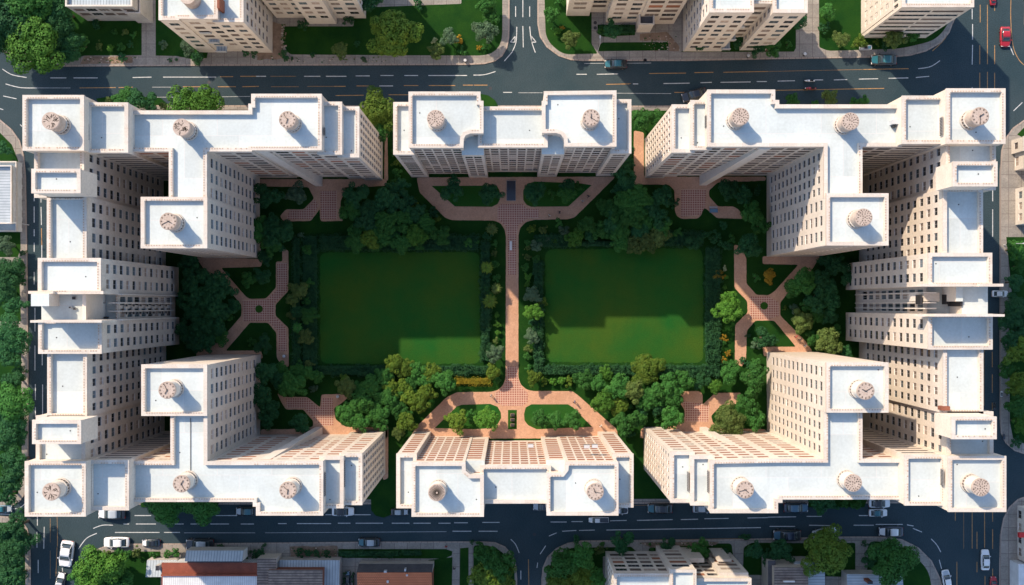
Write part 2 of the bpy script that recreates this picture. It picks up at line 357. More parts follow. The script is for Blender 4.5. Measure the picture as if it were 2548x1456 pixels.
tess_sheet('pavers', [G(p) for p in [
 [(797, 475), (838, 475), (838, 546), (799, 546)], [(756, 524), (784, 497), (793, 512), (775, 545), (714, 546), (720, 524)],
 [(604, 748), (662, 746), (690, 722), (690, 655), (714, 655), (715, 722), (683, 756), (683, 786), (712, 818), (714, 874), (694, 874), (692, 824), (668, 799), (606, 799)],
 [(1238, 518), (1248, 508), (1300, 508), (1312, 520), (1340, 520), (1340, 542), (1312, 544), (1290, 560), (1284, 590), (1284, 684), (1264, 684), (1264, 590), (1258, 562), (1238, 545)],
 [(1262, 912), (1287, 912), (1289, 945), (1300, 966), (1314, 978), (1313, 1000), (1300, 1010), (1252, 1010), (1232, 1000), (1232, 978), (1252, 966), (1260, 945)],
 [(711, 990), (764, 990), (798, 1018), (802, 990), (828, 990), (830, 1058), (800, 1060), (784, 1044), (758, 1015), (716, 1015)],
 [(1694, 472), (1757, 472), (1755, 514), (1742, 535), (1694, 540)],
 [(1864, 738), (1912, 738), (1937, 752), (1938, 786), (1912, 795), (1866, 793)],
 [(1705, 1020), (1695, 998), (1745, 1004), (1752, 1010), (1765, 1008), (1762, 1050), (1706, 1048)],
]], Z3, 'pavers')
mown = [dense(roundpoly([(796, 629), (1193, 627), (1195, 905), (798, 905)], 20, 6), 1.6, 5), dense(roundpoly([(1356, 621), (1748, 618), (1750, 903), (1357, 901)], 22, 6), 1.6, 5)]
tess_sheet('lawn', [G(p) for p in mown], Z2, 'lawn')
# gravel strip and worn soil along the pavements
tess_sheet('soil', [G(p) for p in [
 dense([(640, 40), (700, 60), (706, 130), (715, 145), (640, 150)], 2, 8), dense([(210, 141), (330, 141), (330, 158), (200, 160)], 1.2, 8),
 dense([(1592, 85), (1660, 80), (1690, 116), (1690, 128), (1665, 128), (1664, 102), (1592, 102)], 1, 8),
 dense([(1590, 1350), (1790, 1347), (1780, 1356), (1620, 1362)], 1, 8), dense([(720, 1360), (840, 1358), (840, 1400), (725, 1398)], 1.5, 8)]], Z2+.001, 'soil')

# road markings
WL = """6,172,30,186,66,193;14,209,50,218,92,219;8,239,41,246;125,194,165,194;183,194,243,194;330,193,377,192;406,192,538,192;-8,268,8,273;50,310,55,315
637,190,662,190;757,190,797,190;811,190,862,190;885,189,920,189;947,188,979,188;1006,188,1040,188;1066,188,1162,188;1178,187,1205,186,1233,178;944,214,978,214;1252,230,1274,230;1255,152,1274,130
1283,16,1283,42;1301,-20,1301,43;1318,16,1318,42;1286,67,1284,105,1274,130;1301,65,1302,118;1318,66,1322,100,1332,131
1434,185,1460,185;1485,185,1538,184;1575,209,1588,209;1651,208,1716,207;1743,206,1771,205;1793,205,1868,204;1883,203,1908,203;1935,202,1978,201
2026,199,2048,199;2075,199,2108,198;2137,197,2185,196;2211,195,2260,194;2279,193,2312,190;2285,171,2315,166,2339,151;2419,22,2419,48;2420,60,2420,99;2420,112,2419,161;2419,217,2419,224;2522,276,2544,255;2513,115,2522,137
85,492,85,501;85,514,85,554;85,571,85,588;85,604,85,627;85,677,85,708;102,492,102,504;102,515,103,560;104,610,104,646;87,766,87,825;87,860,87,922;88,956,88,995;105,879,105,909;106,957,106,1035;88,1013,88,1038
2470,469,2470,501;2470,521,2470,589
93,1285,93,1308;92,1323,92,1363;110,1311,109,1366;95,1393,95,1426;155,1413,156,1428;232,1315,255,1307,281,1307;195,1366,215,1340,241,1327;335,1283,376,1283;537,1283,590,1283;307,1304,321,1304;338,1304,388,1304;425,1304,457,1304;474,1304,512,1304;523,1304,570,1304;599,1304,632,1304;286,1325,397,1325;408,1325,448,1325;0,1279,40,1282,60,1292;8,1266,45,1265,66,1250
692,1303,713,1303;739,1303,824,1303;841,1302,872,1302;885,1302,953,1302;975,1302,1019,1302;1029,1302,1072,1302;1091,1302,1121,1302;1130,1301,1164,1301;1200,1300,1243,1300;1126,1322,1173,1322;1191,1322,1238,1322;810,1281,922,1281;1271,1342,1283,1355,1292,1376
1370,1299,1410,1299;1422,1298,1450,1298;1518,1296,1559,1295;1585,1295,1674,1293;1694,1293,1737,1292;1753,1291,1813,1290;1860,1289,1911,1288;1509,1319,1893,1313;1399,1322,1434,1320;1441,1320,1480,1319;1366,1334,1385,1326;1344,1379,1358,1358;1336,1413,1338,1400;1296,1420,1296,1442
1911,1287,1981,1286;2007,1285,2045,1285;2137,1283,2160,1283;1915,1310,1978,1310;2013,1307,2072,1308;2124,1307,2174,1307;2179,1305,2246,1305;2257,1306,2273,1309;2272,1315,2294,1324;2317,1341,2331,1356,2341,1374;2337,1393,2343,1416"""
WT = "92,219,175,219;379,217,436,217;375,242,430,242;516,241,538,241;550,241,622,240;1454,158,1620,157;458,1326,635,1326;660,1326,1111,1323;1534,232,1670,233;1290,231,1350,231"
YL = """198,219,288,218;295,218,330,217;548,191,580,191;598,190,637,190;455,216,513,216;542,216,587,216;603,216,644,215;831,215,860,215;887,214,918,214;1005,213,1041,213;1067,213,1133,213;1152,212,1177,212;1179,212,1213,212;835,238,905,237;967,236,1017,236
1615,183,1707,182;1728,181,1775,180;1800,180,1911,178;1508,210,1566,209;1678,230,1704,230;2148,173,2261,171;1928,225,2200,220;2439,12,2439,56;2457,12,2457,160;2475,12,2475,27;2438,113,2438,160;2475,113,2475,160;2438,181,2438,221;2457,179,2457,221;2475,181,2475,221
2516,-20,2515,45,2520,110,2533,145,2548,162;2377,45,2352,95,2320,127;103,568,104,610;2469,875,2469,914;2469,932,2469,978;2469,1002,2469,1020;143,1327,143,1360;142,1362,139,1434;1315,1392,1316,1460
2377,1275,2377,1296;2419,1275,2419,1365;2431,1323,2431,1366;2450,1275,2450,1363;2470,1275,2470,1298;2470,1317,2470,1366;2381,1398,2381,1460;2431,1398,2431,1424;2451,1433,2451,1460;2470,1415,2470,1460"""
YT = "673,190,737,190;675,216,743,216;765,215,830,215;1911,178,2150,173;142,1285,143,1327;125,1290,125,1350;125,1370,125,1440;2398,1275,2398,1366;1576,1258,1612,1257;2449,870,2449,1010;1530,209,1570,208;1480,1346,1850,1340"
mk = {'paint_white': MB(), 'paint_yellow': MB()}
def strokes(txt, w, m):
    b = mk[m]
    for seg in txt.replace('\n', ';').split(';'):
        v = [float(a) for a in seg.split(',')]; pts = [(v[i], v[i+1]) for i in range(0, len(v), 2)]
        if len(pts) > 2:   # smooth curve through the points
            q = []
            for i in range(len(pts)-1):
                p0 = pts[max(i-1, 0)]; p1 = pts[i]; p2 = pts[i+1]; p3 = pts[min(i+2, len(pts)-1)]
                for k in range(6):
                    t = k/6; q.append(tuple(.5*((2*p1[c])+(-p0[c]+p2[c])*t+(2*p0[c]-5*p1[c]+4*p2[c]-p3[c])*t*t+(-p0[c]+3*p1[c]-3*p2[c]+p3[c])*t**3) for c in (0, 1)))
            q.append(pts[-1]); pts = q
        g = [Vector(W(*p)) for p in pts]; L = []; R = []
        for i, p in enumerate(g):
            d = (g[min(i+1, len(g)-1)]-g[max(i-1, 0)]).normalized(); nn = Vector((-d.y, d.x))*w/2; L.append(p+nn); R.append(p-nn)
        for i in range(len(g)-1):
            b.poly([(*R[i], .004), (*R[i+1], .004), (*L[i+1], .004), (*L[i], .004)], m)
strokes(WL, .15, 'paint_white'); strokes(WT, .07, 'paint_white'); strokes(YL, .13, 'paint_yellow'); strokes(YT, .06, 'paint_yellow')
for tx, ty in ((1278, 104), (1326, 104)):     # painted turn triangles
    s = 1 if tx > 1300 else -1
    for a, b2 in (((-4*s, -14), (-3*s, 1)), ((-3*s, 1), (8*s, 1)), ((8*s, 1), (-4*s, -14))):
        strokes('%f,%f,%f,%f' % (tx+a[0], ty+a[1], tx+b2[0], ty+b2[1]), .16, 'paint_white')
for m_, b in mk.items(): b.build('road_marking')['kind'] = 'structure'
# manholes and drains
b = MB()
for px, py in ((1605, 150), (1481, 57), (1481, 70), (2070, 300), (1935, 140), (1220, 220), (520, 205), (1330, 1330)):
    x, y = W(px, py); z = 0.004 if 165 < py < 235 or py > 1290 else Z1+.004
    b.poly([(x+.34*math.cos(a*math.pi/8), y+.34*math.sin(a*math.pi/8), z+.004) for a in range(16)], 'metal_dark')
b.build('manhole_cover')['kind'] = 'structure'
# ------------------------------------------------------------------ buildings
WMESH = {}
def win_mesh(w, h, kind, mull, flat=False):
    key = (round(w, 2), round(h, 2), kind, mull, flat)
    if key in WMESH: return WMESH[key]
    b = MB(); win_geo(b, w, h, kind, mull, flat)
    me = b.mesh('window'); WMESH[key] = (me, b); return WMESH[key]
def win_geo(b, w, h, kind, mull, flat=False):
    q = .35 if flat else 1.0
    # pane in the x/z plane looking along -y, centred; bars proud of it
    b.poly([(-w/2, 0, -h/2), (w/2, 0, -h/2), (w/2, 0, h/2), (-w/2, 0, h/2)], kind)
    fm = 'frame_white' if kind in ('louvre', 'curtain') else 'frame'
    t = .03 if flat else .05
    if flat and kind.startswith('louvre'): fm = 'louvre_dark'; mull = 0
    b.box(-w/2, -.05*q, -h/2, w/2, -.004, -h/2+t, fm); b.box(-w/2, -.05*q, h/2-t, w/2, -.004, h/2, fm)
    for k in range(mull):
        x = -w/2+w*(k+1)/(mull+1); b.box(x-t/2, -.045*q, -h/2+t, x+t/2, -.004, h/2-t, fm)
    if not flat: b.box(-w/2, -.10, -h/2-.03, w/2, -.052, -h/2+.005, 'frame_white')
STY = {   # cell width, floor height, window width fraction, window height fraction, kinds, mullions
 'wing': (2.0, 2.85, .60, .50, ('glass', 'glass', 'glass', 'glass_pale', 'curtain'), 1),
 'tower': (1.9, 2.75, .62, .50, ('glass', 'glass', 'glass_pale', 'glass', 'curtain'), 1),
 'strip': (2.35, 2.75, .80, .58, ('louvre_dark', 'glass', 'louvre_dark', 'louvre', 'curtain'), 2),
 'ribbon': (4.2, 2.5, .94, .42, ('louvre_dark', 'glass', 'louvre_dark'), 4),
 'grid': (1.5, 2.55, .82, .64, ('louvre_dark', 'louvre_dark', 'glass', 'louvre_dark', 'curtain'), 2),
 'gridred': (1.55, 2.55, .80, .62, ('louvre',), 3),
 'stripred': (2.35, 2.75, .72, .46, ('louvre', 'louvre', 'louvre', 'curtain'), 2),
 'pier': (1.15, 2.75, .55, .80, ('glass', 'louvre_dark', 'glass_pale', 'glass'), 1),
 'pierred': (1.15, 2.75, .55, .70, ('louvre', 'curtain', 'glass_pale', 'louvre'), 1),
 'bay': (2.0, 3.3, .70, .74, ('glass', 'glass_pale', 'curtain', 'louvre_dark', 'glass_pale'), 3),
 'old': (2.1, 2.9, .62, .50, ('glass', 'louvre_dark', 'curtain', 'glass_pale'), 1),
}
class Building:
    def __init__(s, name, cx, cy, label, cat='building', wall='wall', roof='roof', trim='coping', depth=.28):
        x, y = W(cx, cy); s.root = empty(name, x, y); s.off = (-x, -y, 0); tag(s.root, label, cat)
        s.bl = []; s.wins = []; s.wall = wall; s.roof = roof; s.trim = trim; s.depth = depth; s.name = name
    def block(s, part, poly, h, z0=0.0, par=8.5, pd=.75, N=None, S=None, E=None, W_=None, top=1.6, rr=None, roof=None, dent=True, foot=1.2):
        if len(poly) == 4 and not isinstance(poly[0], tuple): x0, y0, x1, y1 = poly; poly = [(x0, y0), (x1, y0), (x1, y1), (x0, y1)]
        g = G(poly, h); s.bl.append(dict(part=part, g=g, h=h, z0=z0, par=par*K*(HC-h)/HC, pd=pd, st=dict(N=N, S=S, E=E, W=W_), top=top, roof=roof or s.roof, dent=dent, foot=foot))
    def hidden(s, x, y, z, me):
        return any(o is not me and z < o['h']-.05 and z > o['z0'] and pin(x, y, o['g']) for o in s.bl)
    def finish(s):
        for B in s.bl:
            g = B['g']; n = len(g); h = B['h']; wb = MB(); pend = []
            for i in range(n):
                a = Vector(g[i]); c = Vector(g[(i+1) % n]); d = c-a; L = d.length; d.normalize(); nr = Vector((d.y, -d.x))
                face = ('E' if nr.x > 0 else 'W') if abs(nr.x) > abs(nr.y) else ('N' if nr.y > 0 else 'S')
                st = B['st'][face]; mid = (a+c)/2
                if st is None or L < 1.6:
                    wb.poly([(*a, B['z0']), (*c, B['z0']), (*c, h), (*a, h)], s.wall); continue
                cw, fl, fw, fh, kinds, mull = STY[st]; flat = face in 'NS'; dp = .025 if flat else .15
                nc = max(1, int((L-.7)/cw)); cw = (L-.7)/nc; ztop = h-B['top']; nrw = max(1, int((ztop-B['z0']-B['foot'])/fl)); zb = ztop-nrw*fl
                def q(u0, u1, z0_, z1_):
                    p0 = a+d*u0; p1 = a+d*u1; wb.poly([(*p0, z0_), (*p1, z0_), (*p1, z1_), (*p0, z1_)], s.wall)
                q(0, L, B['z0'], zb); q(0, L, ztop, h)
                ww = cw*fw; wh = fl*fh
                for r in range(nrw):
                    zc = zb+(r+.5)*fl
                    q(0, L, zb+r*fl, zc-wh/2); q(0, L, zc+wh/2, zb+(r+1)*fl)
                    u = 0.0
                    for k in range(nc):
                        uc = .35+(k+.5)*cw; p = a+d*uc+nr*.3
                        if s.hidden(p.x, p.y, zc, B): continue
                        u0 = uc-ww/2; u1 = uc+ww/2
                        q(u, u0, zc-wh/2, zc+wh/2); u = u1
                        P0 = a+d*u0; P1 = a+d*u1; D = -nr*dp; za, zz = zc-wh/2, zc+wh/2
                        for e in ([(*P0, za), (*P1, za), (*(P1+D), za), (*(P0+D), za)], [(*P0, zz), (*(P0+D), zz), (*(P1+D), zz), (*P1, zz)],
                                  [(*P0, za), (*(P0+D), za), (*(P0+D), zz), (*P0, zz)], [(*P1, za), (*P1, zz), (*(P1+D), zz), (*(P1+D), za)]):
                            wb.poly(e, s.wall)
                        c0 = a+d*uc-nr*dp; dist = max(0, -(c0.x*nr.x+c0.y*nr.y))/(HC-zc)
                        pend.append((ww*wh*dist, (c0.x, c0.y, zc), math.atan2(d.y, d.x), ww, wh, rnd.choice(kinds), mull, flat))
                    q(u, L, zc-wh/2, zc+wh/2)
            if B['z0'] > 20: wb.poly([(*p_, B['z0']) for p_ in reversed(g)], s.wall)
            sec = wb.build(B['part'], s.root, s.off)
            B['sec'] = sec
            # parapet ring, inner face, roof deck
            if B['par'] > 0:
                gi = inset(g, B['par']); pb = MB(); zt = h+.02; zi = h-B['pd']
                go = inset(g, -.07)
                for i in range(n):
                    j = (i+1) % n
                    pb.poly([(*go[i], zt), (*go[j], zt), (*gi[j], zt), (*gi[i], zt)], s.trim)
                    pb.poly([(*gi[j], zi), (*gi[i], zi), (*gi[i], zt), (*gi[j], zt)], s.wall)
                    pb.poly([(*go[i], zt-.45), (*go[j], zt-.45), (*go[j], zt), (*go[i], zt)], s.trim)
                    pb.poly([(*g[i], zt-.45), (*g[j], zt-.45), (*go[j], zt-.45), (*go[i], zt-.45)], s.trim)
                if B['dent']:
                    db = pb; gd = inset(g, B['par']*.74)
                    for i in range(n):
                        a = Vector(gd[i]); c = Vector(gd[(i+1) % n]); L = (c-a).length; d = (c-a).normalized(); m = int(L/.42)
                        if m < 3 or rnd.random() < .25: continue
                        an = math.atan2(d.y, d.x)
                        for k in range(1, m):
                            if rnd.random() < .1: continue
                            p = a+d*(k*L/m); M = Matrix.Translation((p.x, p.y, zt)) @ Matrix.Rotation(an, 4, 'Z')
                            db.box(-.09, -.09, -.02, .09, .09, .05, 'dentil', M=M)
                pb.build('parapet', sec)
                rb = bmesh.new(); f = rb.faces.new([rb.verts.new((x, y, zi)) for x, y in gi]); f.normal_update(); bmesh.ops.triangulate(rb, faces=[f])
                me = bpy.data.meshes.new('roof'); rb.to_mesh(me); rb.free(); me.materials.append(MATS[B['roof']]); link('roof', me, sec)
            else:
                rb = bmesh.new(); f = rb.faces.new([rb.verts.new((x, y, h)) for x, y in g]); f.normal_update(); bmesh.ops.triangulate(rb, faces=[f])
                me = bpy.data.meshes.new('roof'); rb.to_mesh(me); rb.free(); me.materials.append(MATS[B['roof']]); link('roof', me, sec)
            if B['par'] > 0 and B['h'] > 20:
                dm = MB(); xs = [p[0] for p in gi]; ys = [p[1] for p in gi]; zz = h-B['pd']
                for k in range(1):
                    x = rnd.uniform(min(xs)+.6, max(xs)-.6); y = rnd.uniform(min(ys)+.6, max(ys)-.6)
                    if not all(pin(x+ax*.5, y+ay*.5, gi) for ax in (-1, 1) for ay in (-1, 1)): continue
                    if True: dm.cyl(x, y, zz-.02, zz+.03, .11, .11, 'metal_dark', 10)
                    else: dm.cyl(x, y, zz-.02, zz+.45, .09, .09, 'metal_pale', 8, top='metal_dark')
                if dm.v: dm.build('roof_drain', sec)
            s.wins += [(p, sec) for p in pend]
        s.wins.sort(key=lambda t: -t[0][0])
        for (ar, loc, rz, w, h, kind, mull, fl_), sec in s.wins[:96]:
            link('window', win_mesh(w, h, kind, mull, fl_)[0], sec, loc, rz)
        rest = s.wins[96:]
        if rest:
            b = MB()
            for (ar, loc, rz, w, h, kind, mull, fl_), sec in rest:
                src = win_mesh(w, h, kind, mull, fl_)[1]; M = Matrix.Translation(loc) @ Matrix.Rotation(rz, 4, 'Z'); i = len(b.v)
                b.v += [tuple(M @ Vector(p)) for p in src.v]
                b.f += [tuple(i+a for a in f) for f in src.f]; b.m += [b.mi(src.mats[k]) for k in src.m]
            o = b.build('window', s.root, s.off); o['kind'] = 'stuff'
    def part(s, mb, name): return mb.build(name, s.root, s.off)
    def pbox(s, name, x0, y0, x1, y1, z0, z1, m, top=None, at=None):
        """box whose top outline was surveyed at height z1"""
        at = z1 if at is None else at
        a = W(x0, y1, at); c = W(x1, y0, at); b = MB(); b.box(a[0], a[1], z0, c[0], c[1], z1, m, top); return s.part(b, name)
    def turret(s, px, py, zb, kind, rot=0.0, hh=3.7):
        x, y = W(px, py, zb+hh); r = 1.36; R = random.Random(int(px*7+py))
        b = MB(); wall = 'stone' if px > 300 else 'stone'
        b.cyl(0, 0, 0, .35, r+.22, r+.18, 'coping', 28); b.cyl(0, 0, .35, 1.1, r+.06, r+.06, wall, 28); b.cyl(0, 0, 1.1, 1.25, r+.12, r+.12, 'coping', 28)
        b.cyl(0, 0, 1.25, hh-.3, r-.04, r-.04, 'wall_pale' if py > 700 else wall, 28)
        for k in range(18):
            a = 2*math.pi*k/18; M = Matrix.Rotation(a, 4, 'Z') @ Matrix.Translation((r+.06, 0, .72)); b.box(-.03, -.11, -.26, .025, .11, .26, 'carving', M=M)
        t = b.build('roof_turret', s.root, (x+s.off[0], y+s.off[1], zb-.72))
        c = MB(); c.cyl(0, 0, hh-.3, hh, r+.03, r+.05, wall, 36, top='stone'); c.cyl(0, 0, hh+.0, hh+.05, r-.02, r-.05, 'stone', 36); cap = c.build('turret_cap', t)
        d = MB(); z = hh+.062
        def disc(cx, cy, rr, sq=1.0, an=0.0):
            d.poly([(cx+rr*(math.cos(q)*math.cos(an)-sq*math.sin(q)*math.sin(an)), cy+rr*(math.cos(q)*math.sin(an)+sq*math.sin(q)*math.cos(an)), z) for q in [2*math.pi*k/8 for k in range(8)]], 'carving')
        def bar(a, r0, r1, w):
            M = Matrix.Rotation(a, 4, 'Z'); d.box(r0, -w/2, z-.02, r1, w/2, z+.01, 'carving', M=M)
        if kind == 'dots':
            for ring, (rr, n) in enumerate(((.22, 3), (.56, 8), (.88, 13), (1.17, 17))):
                for k in range(n):
                    if R.random() < .1: continue
                    a = 2*math.pi*k/n+ring*.4+R.uniform(-.05, .05); disc(rr*math.cos(a), rr*math.sin(a), R.uniform(.10, .14), R.uniform(.6, 1), a)
        elif kind == 'radial':
            for k in range(30): bar(2*math.pi*k/30, .18, 1.25, .11)
        elif kind == 'carved':
            for k in range(26):
                a = R.uniform(0, 6.28); rr = R.uniform(.2, 1.0); px_ = rr*math.cos(a); py_ = rr*math.sin(a); an = a+R.uniform(-.8, .8)
                for q in range(5):
                    disc(px_, py_, R.uniform(.07, .12), .55, an); px_ += .11*math.cos(an); py_ += .11*math.sin(an); an += R.uniform(-.6, .6)
                    if math.hypot(px_, py_) > 1.2: break
        else:
            for k in range(12):
                bar(2*math.pi*k/12, .98, 1.24, .10)
                for e in (-.09, .09): bar(2*math.pi*k/12+e, 1.02, 1.20, .035)
            for k in range(60): bar(2*math.pi*k/60, 1.26, 1.32, .02)
            for k in range(8):
                a = 2*math.pi*k/8+.3; disc(.62*math.cos(a), .62*math.sin(a), .05, .6, a)
        d.build('dial_carving', cap)
        if kind == 'clock':
            for L_, w_, a_ in ((1.0, .07, rot), (.68, .10, rot+2.2)):
                e = MB(); e.box(-.22, -w_/2, 0, L_, w_/2, .04, 'metal_dark'); o = e.build('clock_hand', cap, (0, 0, z+.03+.05*(w_ > .08))); o.rotation_euler = (0, 0, a_)
        return t

# ---- west building (left side of the court)
HW = 37.5
BW = Building('apartment_complex', 330, 760, 'huge cream apartment complex wrapping the left side of the courtyard, with round turrets')
BE = Building('apartment_complex', 2200, 760, 'huge sunlit apartment complex wrapping the right side of the courtyard, with round turrets')
def c_(b, *a, **k): b.block(*a, **k)
ew = dict(E='wing')
# north west range
c_(BW, 'corner_block', (57, 237.5, 208, 374), 39.5, E=None, S='ribbon')
c_(BW, 'roof_block', (215, 256, 318, 379), 37.3, S='ribbon')
c_(BW, 'main_range', [(322, 276), (619, 276), (619, 259), (626, 259), (626, 234.5), (799.5, 234.5), (799.5, 373), (626, 373), (626, 376), (514, 376), (514, 500), (421, 500), (421, 376), (322, 376)], 35, S='strip', E='tower', W_=None)
c_(BW, 'end_range', (790, 254, 850, 384), 32.8, S='strip', E=None)
c_(BW, 'end_block', (840, 266, 893, 391), 31.4, S='strip', E='pier')
c_(BW, 'tower', (351, 491, 514.8, 617), 35.5, S='ribbon', E='tower', N=None, W_='tower')
# south west range
c_(BW, 'corner_block', (62.5, 1149, 212.5, 1284.5), 39.5, N='ribbon')
c_(BW, 'roof_block', (220, 1146, 320, 1269), 37.3, N='ribbon')
c_(BW, 'main_range', [(324, 1149), (425, 1149), (425, 1025), (515, 1025), (515, 1149), (628, 1149), (803, 1148), (803, 1282), (638, 1282), (638, 1260), (630, 1260), (630, 1248), (324, 1248)], 35, N='stripred', E='tower')
c_(BW, 'end_range', (795, 1136, 854, 1264), 32.8, N='stripred')
c_(BW, 'end_block', (845, 1129, 900.5, 1256), 31.4, N='stripred', E='pier')
c_(BW, 'tower', (352.5, 908, 514.5, 1034), 35.5, E='tower', W_='tower', N=None, S=None)
# the long wing
c_(BW, 'link_roof', (86, 360, 208, 491), HW, E='wing')
c_(BW, 'raised_block', (79, 421, 199.5, 480), HW+6, z0=HW-.4)
c_(BW, 'wing', (117.5, 488, 214.5, 652), HW, E='wing')
c_(BW, 'central_wing', (95, 643, 250, 731), HW+.6, E='wing')
c_(BW, 'central_recess', (103, 728, 212, 800), HW-1.5, E=None, par=0)
c_(BW, 'terrace', (120, 729, 292, 799), 29.5, E='bay', par=3, top=.8)
c_(BW, 'central_wing', (96, 797, 252, 879.5), HW+.6, E='wing')
c_(BW, 'wing', (118.5, 872, 215.5, 1037.5), HW, E='wing')
c_(BW, 'raised_block', (81, 1046, 201, 1104), HW+6, z0=HW-.4)
c_(BW, 'link_roof', (90, 1035, 211, 1160), HW, E='wing')
BW.finish()
# beams and cornices across the middle of the wing
BW.pbox('roof_beam', 75, 797, 107, 803, HW-1.4, HW+1.0, 'wall', 'coping'); BW.pbox('roof_beam', 107, 797, 253, 803, HW-1.4, HW+4.6, 'wall', 'coping')
BW.pbox('roof_beam', 170, 724, 257, 732, HW-1.5, HW+1.5, 'wall', 'coping')
BW.pbox('roof_beam', 70, 724, 132, 731, HW-1.5, HW+1.5, 'wall', 'coping')
o = BW.pbox('lift_housing', 77, 731, 122, 762, HW-2, HW+2.2, 'wall_pale', 'roof')
BW.pbox('stair_core', 205, 733, 214, 797, 29, HW-.6, 'wall_pale')
for i, (y0, y1) in enumerate(((731, 734), (752, 756), (773, 776), (794, 798))):
    BW.pbox('facade_fin', 270, y0, 305 if i in (0, 3) else 299, y1, 2, 30.6 if i in (0, 3) else 29.9, 'wall_pale')
for z, xx in ((25, 303), (19.5, 314), (14, 325)):
    BW.pbox('balcony', 284, 756, xx+10, 773, z-.25, z, 'wall_pale', at=z); BW.pbox('balcony', 284, 735, xx+4, 751, z-2.0, z-1.7, 'wall_pale', at=z-1.7)
for z in (27, 23.7, 20.4, 17.1, 13.8, 10.5, 7.2):
    for y0, y1, q in ((757, 763, 1), (766, 772, 0), (776, 783, 1), (786, 793, 0)):
        if (int(z*10)+y0) % 3 == 0: continue
        x_, y_ = W(0, (y0+y1)/2, 0)[0], 0
        xw = W(293, 760, 29.5)[0]; yc = (760-(y0+y1)/2)*K*.855; hw = (y1-y0)*K*.38
        m = MB(); m.box(xw-.1, yc-hw, z-.5, xw+.35+.25*q, yc+hw, z-.35, 'wall_pale'); m.box(xw+.28+.25*q, yc-hw, z-.35, xw+.33+.25*q, yc+hw, z+.35, 'metal_dark' if q else 'metal_pale'); BW.part(m, 'balcony')
b = MB()
def tub(mb, pts, r, m, h):
    q = [(*W(x, y, z), z) for x, y, z in pts]
    for i in range(len(q)-1): mb.tube(q[i], q[i+1], r, m, 6)
tub(b, [(238, 745, 29.8), (238, 793, 29.8)], .08, 'metal_dark', 0); tub(b, [(232, 754, 30), (262, 754, 30)], .06, 'metal_dark', 0); tub(b, [(240, 766, 30), (256, 766, 30)], .06, 'metal_dark', 0)
for x, y, w in ((245, 760, 6), (250, 770, 5), (220, 789, 8), (236, 787, 5), (262, 790, 6), (246, 750, 4)):
    p = W(x, y, 30); s_ = w*K*.42; b.box(p[0]-s_, p[1]-s_*.6, 29, p[0]+s_, p[1]+s_*.6, 30.2, 'metal_dark')
BW.part(b, 'roof_plant')
b = MB()
for x, y, w, hh in ((186, 742, 9, .35), (179, 765, 5, .8), (188, 768, 7, .4)):
    p = W(x, y, HW-1.5); s_ = w*K*.4; b.box(p[0]-s_, p[1]-s_*.8, HW-1.6, p[0]+s_, p[1]+s_*.8, HW-1.5+hh, 'metal_pale', top='metal_dark')
BW.part(b, 'roof_vent')
# buttress pier, wall vents
def buttress(B, x0, x1, y0, y1, z):
    a = W(x0, y0); c = W(x1, y1); m = MB(); xs = sorted((a[0], c[0])); ys = sorted((a[1], c[1])); 
    # raking pier: leans along the wall and dies into it at the top
    N_ = y0 < 760; yo = ys[0] if N_ else ys[1]; yw = W(0, 437.5 if N_ else 1085)[1]; yi = yw+(1.0 if N_ else -1.0); dx = -3.2 if a[0] < 0 else 3.2; dx = -dx*-1 if False else dx
    bot = [(xs[0], yi), (xs[1], yi), (xs[1], yo), (xs[0], yo)]; yt = yw+(-.25 if N_ else .25)
    topp = [(xs[0]+dx, yi), (xs[1]+dx+.4, yi), (xs[1]+dx+.4, yt), (xs[0]+dx, yt)]
    lo = [(*p, 0) for p in bot]; hi = [(*p, z) for p in topp]
    if N_: lo.reverse(); hi.reverse()
    m.poly(hi[::-1] if False else hi, 'wall_pale')
    for i in range(4):
        j = (i+1) % 4; m.poly([lo[i], lo[j], hi[j], hi[i]], 'wall_pale')
    B.part(m, 'buttress')
buttress(BW, 786, 803, 430, 464, 33.5); buttress(BW, 786, 803, 1062, 1100, 33.5)
def vent(B, px, py, h, ln):    # slatted vent on a side wall of a raised block
    x, y = W(px, py, h); m = MB(); hw = ln*K*.4; n = 12
    for k in range(n): m.box(-.05, -hw+2*hw*k/n, 0, .06, -hw+2*hw*(k+.5)/n, 1.0, 'metal_dark')
    m.box(-.02, -hw-.05, -.05, .03, hw+.05, 1.05, 'frame'); o = m.build('wall_vent', B.root, (x+B.off[0], y+B.off[1], h-1.4))
vent(BW, 217, 327, 38, 40); vent(BW, 221, 1188, 38, 60); vent(BW, 805, 325, 34.4, 20); vent(BW, 806, 1207, 34.4, 60); vent(BW, 855, 1180, 32.3, 70)
for px, py, h, kd, ro in ((121, 299, 39.5, 'carved', 0), (448, 315, 35, 'carved', 0), (713, 296, 35, 'clock', 2.2), (415, 550, 35.5, 'clock', 3.6), (412, 972, 35.5, 'clock', 2.0),
                          (122, 1226, 39.5, 'carved', 0), (448, 1206, 35, 'clock', -1.1), (714, 1222, 35, 'clock', 2.4)):
    BW.turret(px, py, h, kd, ro)

b = MB(); p0 = W(474, 1040, 34.4); p1 = W(474, 1176, 34.4); b.tube((*p0, 34.35), (*p1, 34.35), .05, 'metal_dark', 5); BW.part(b, 'roof_cable')
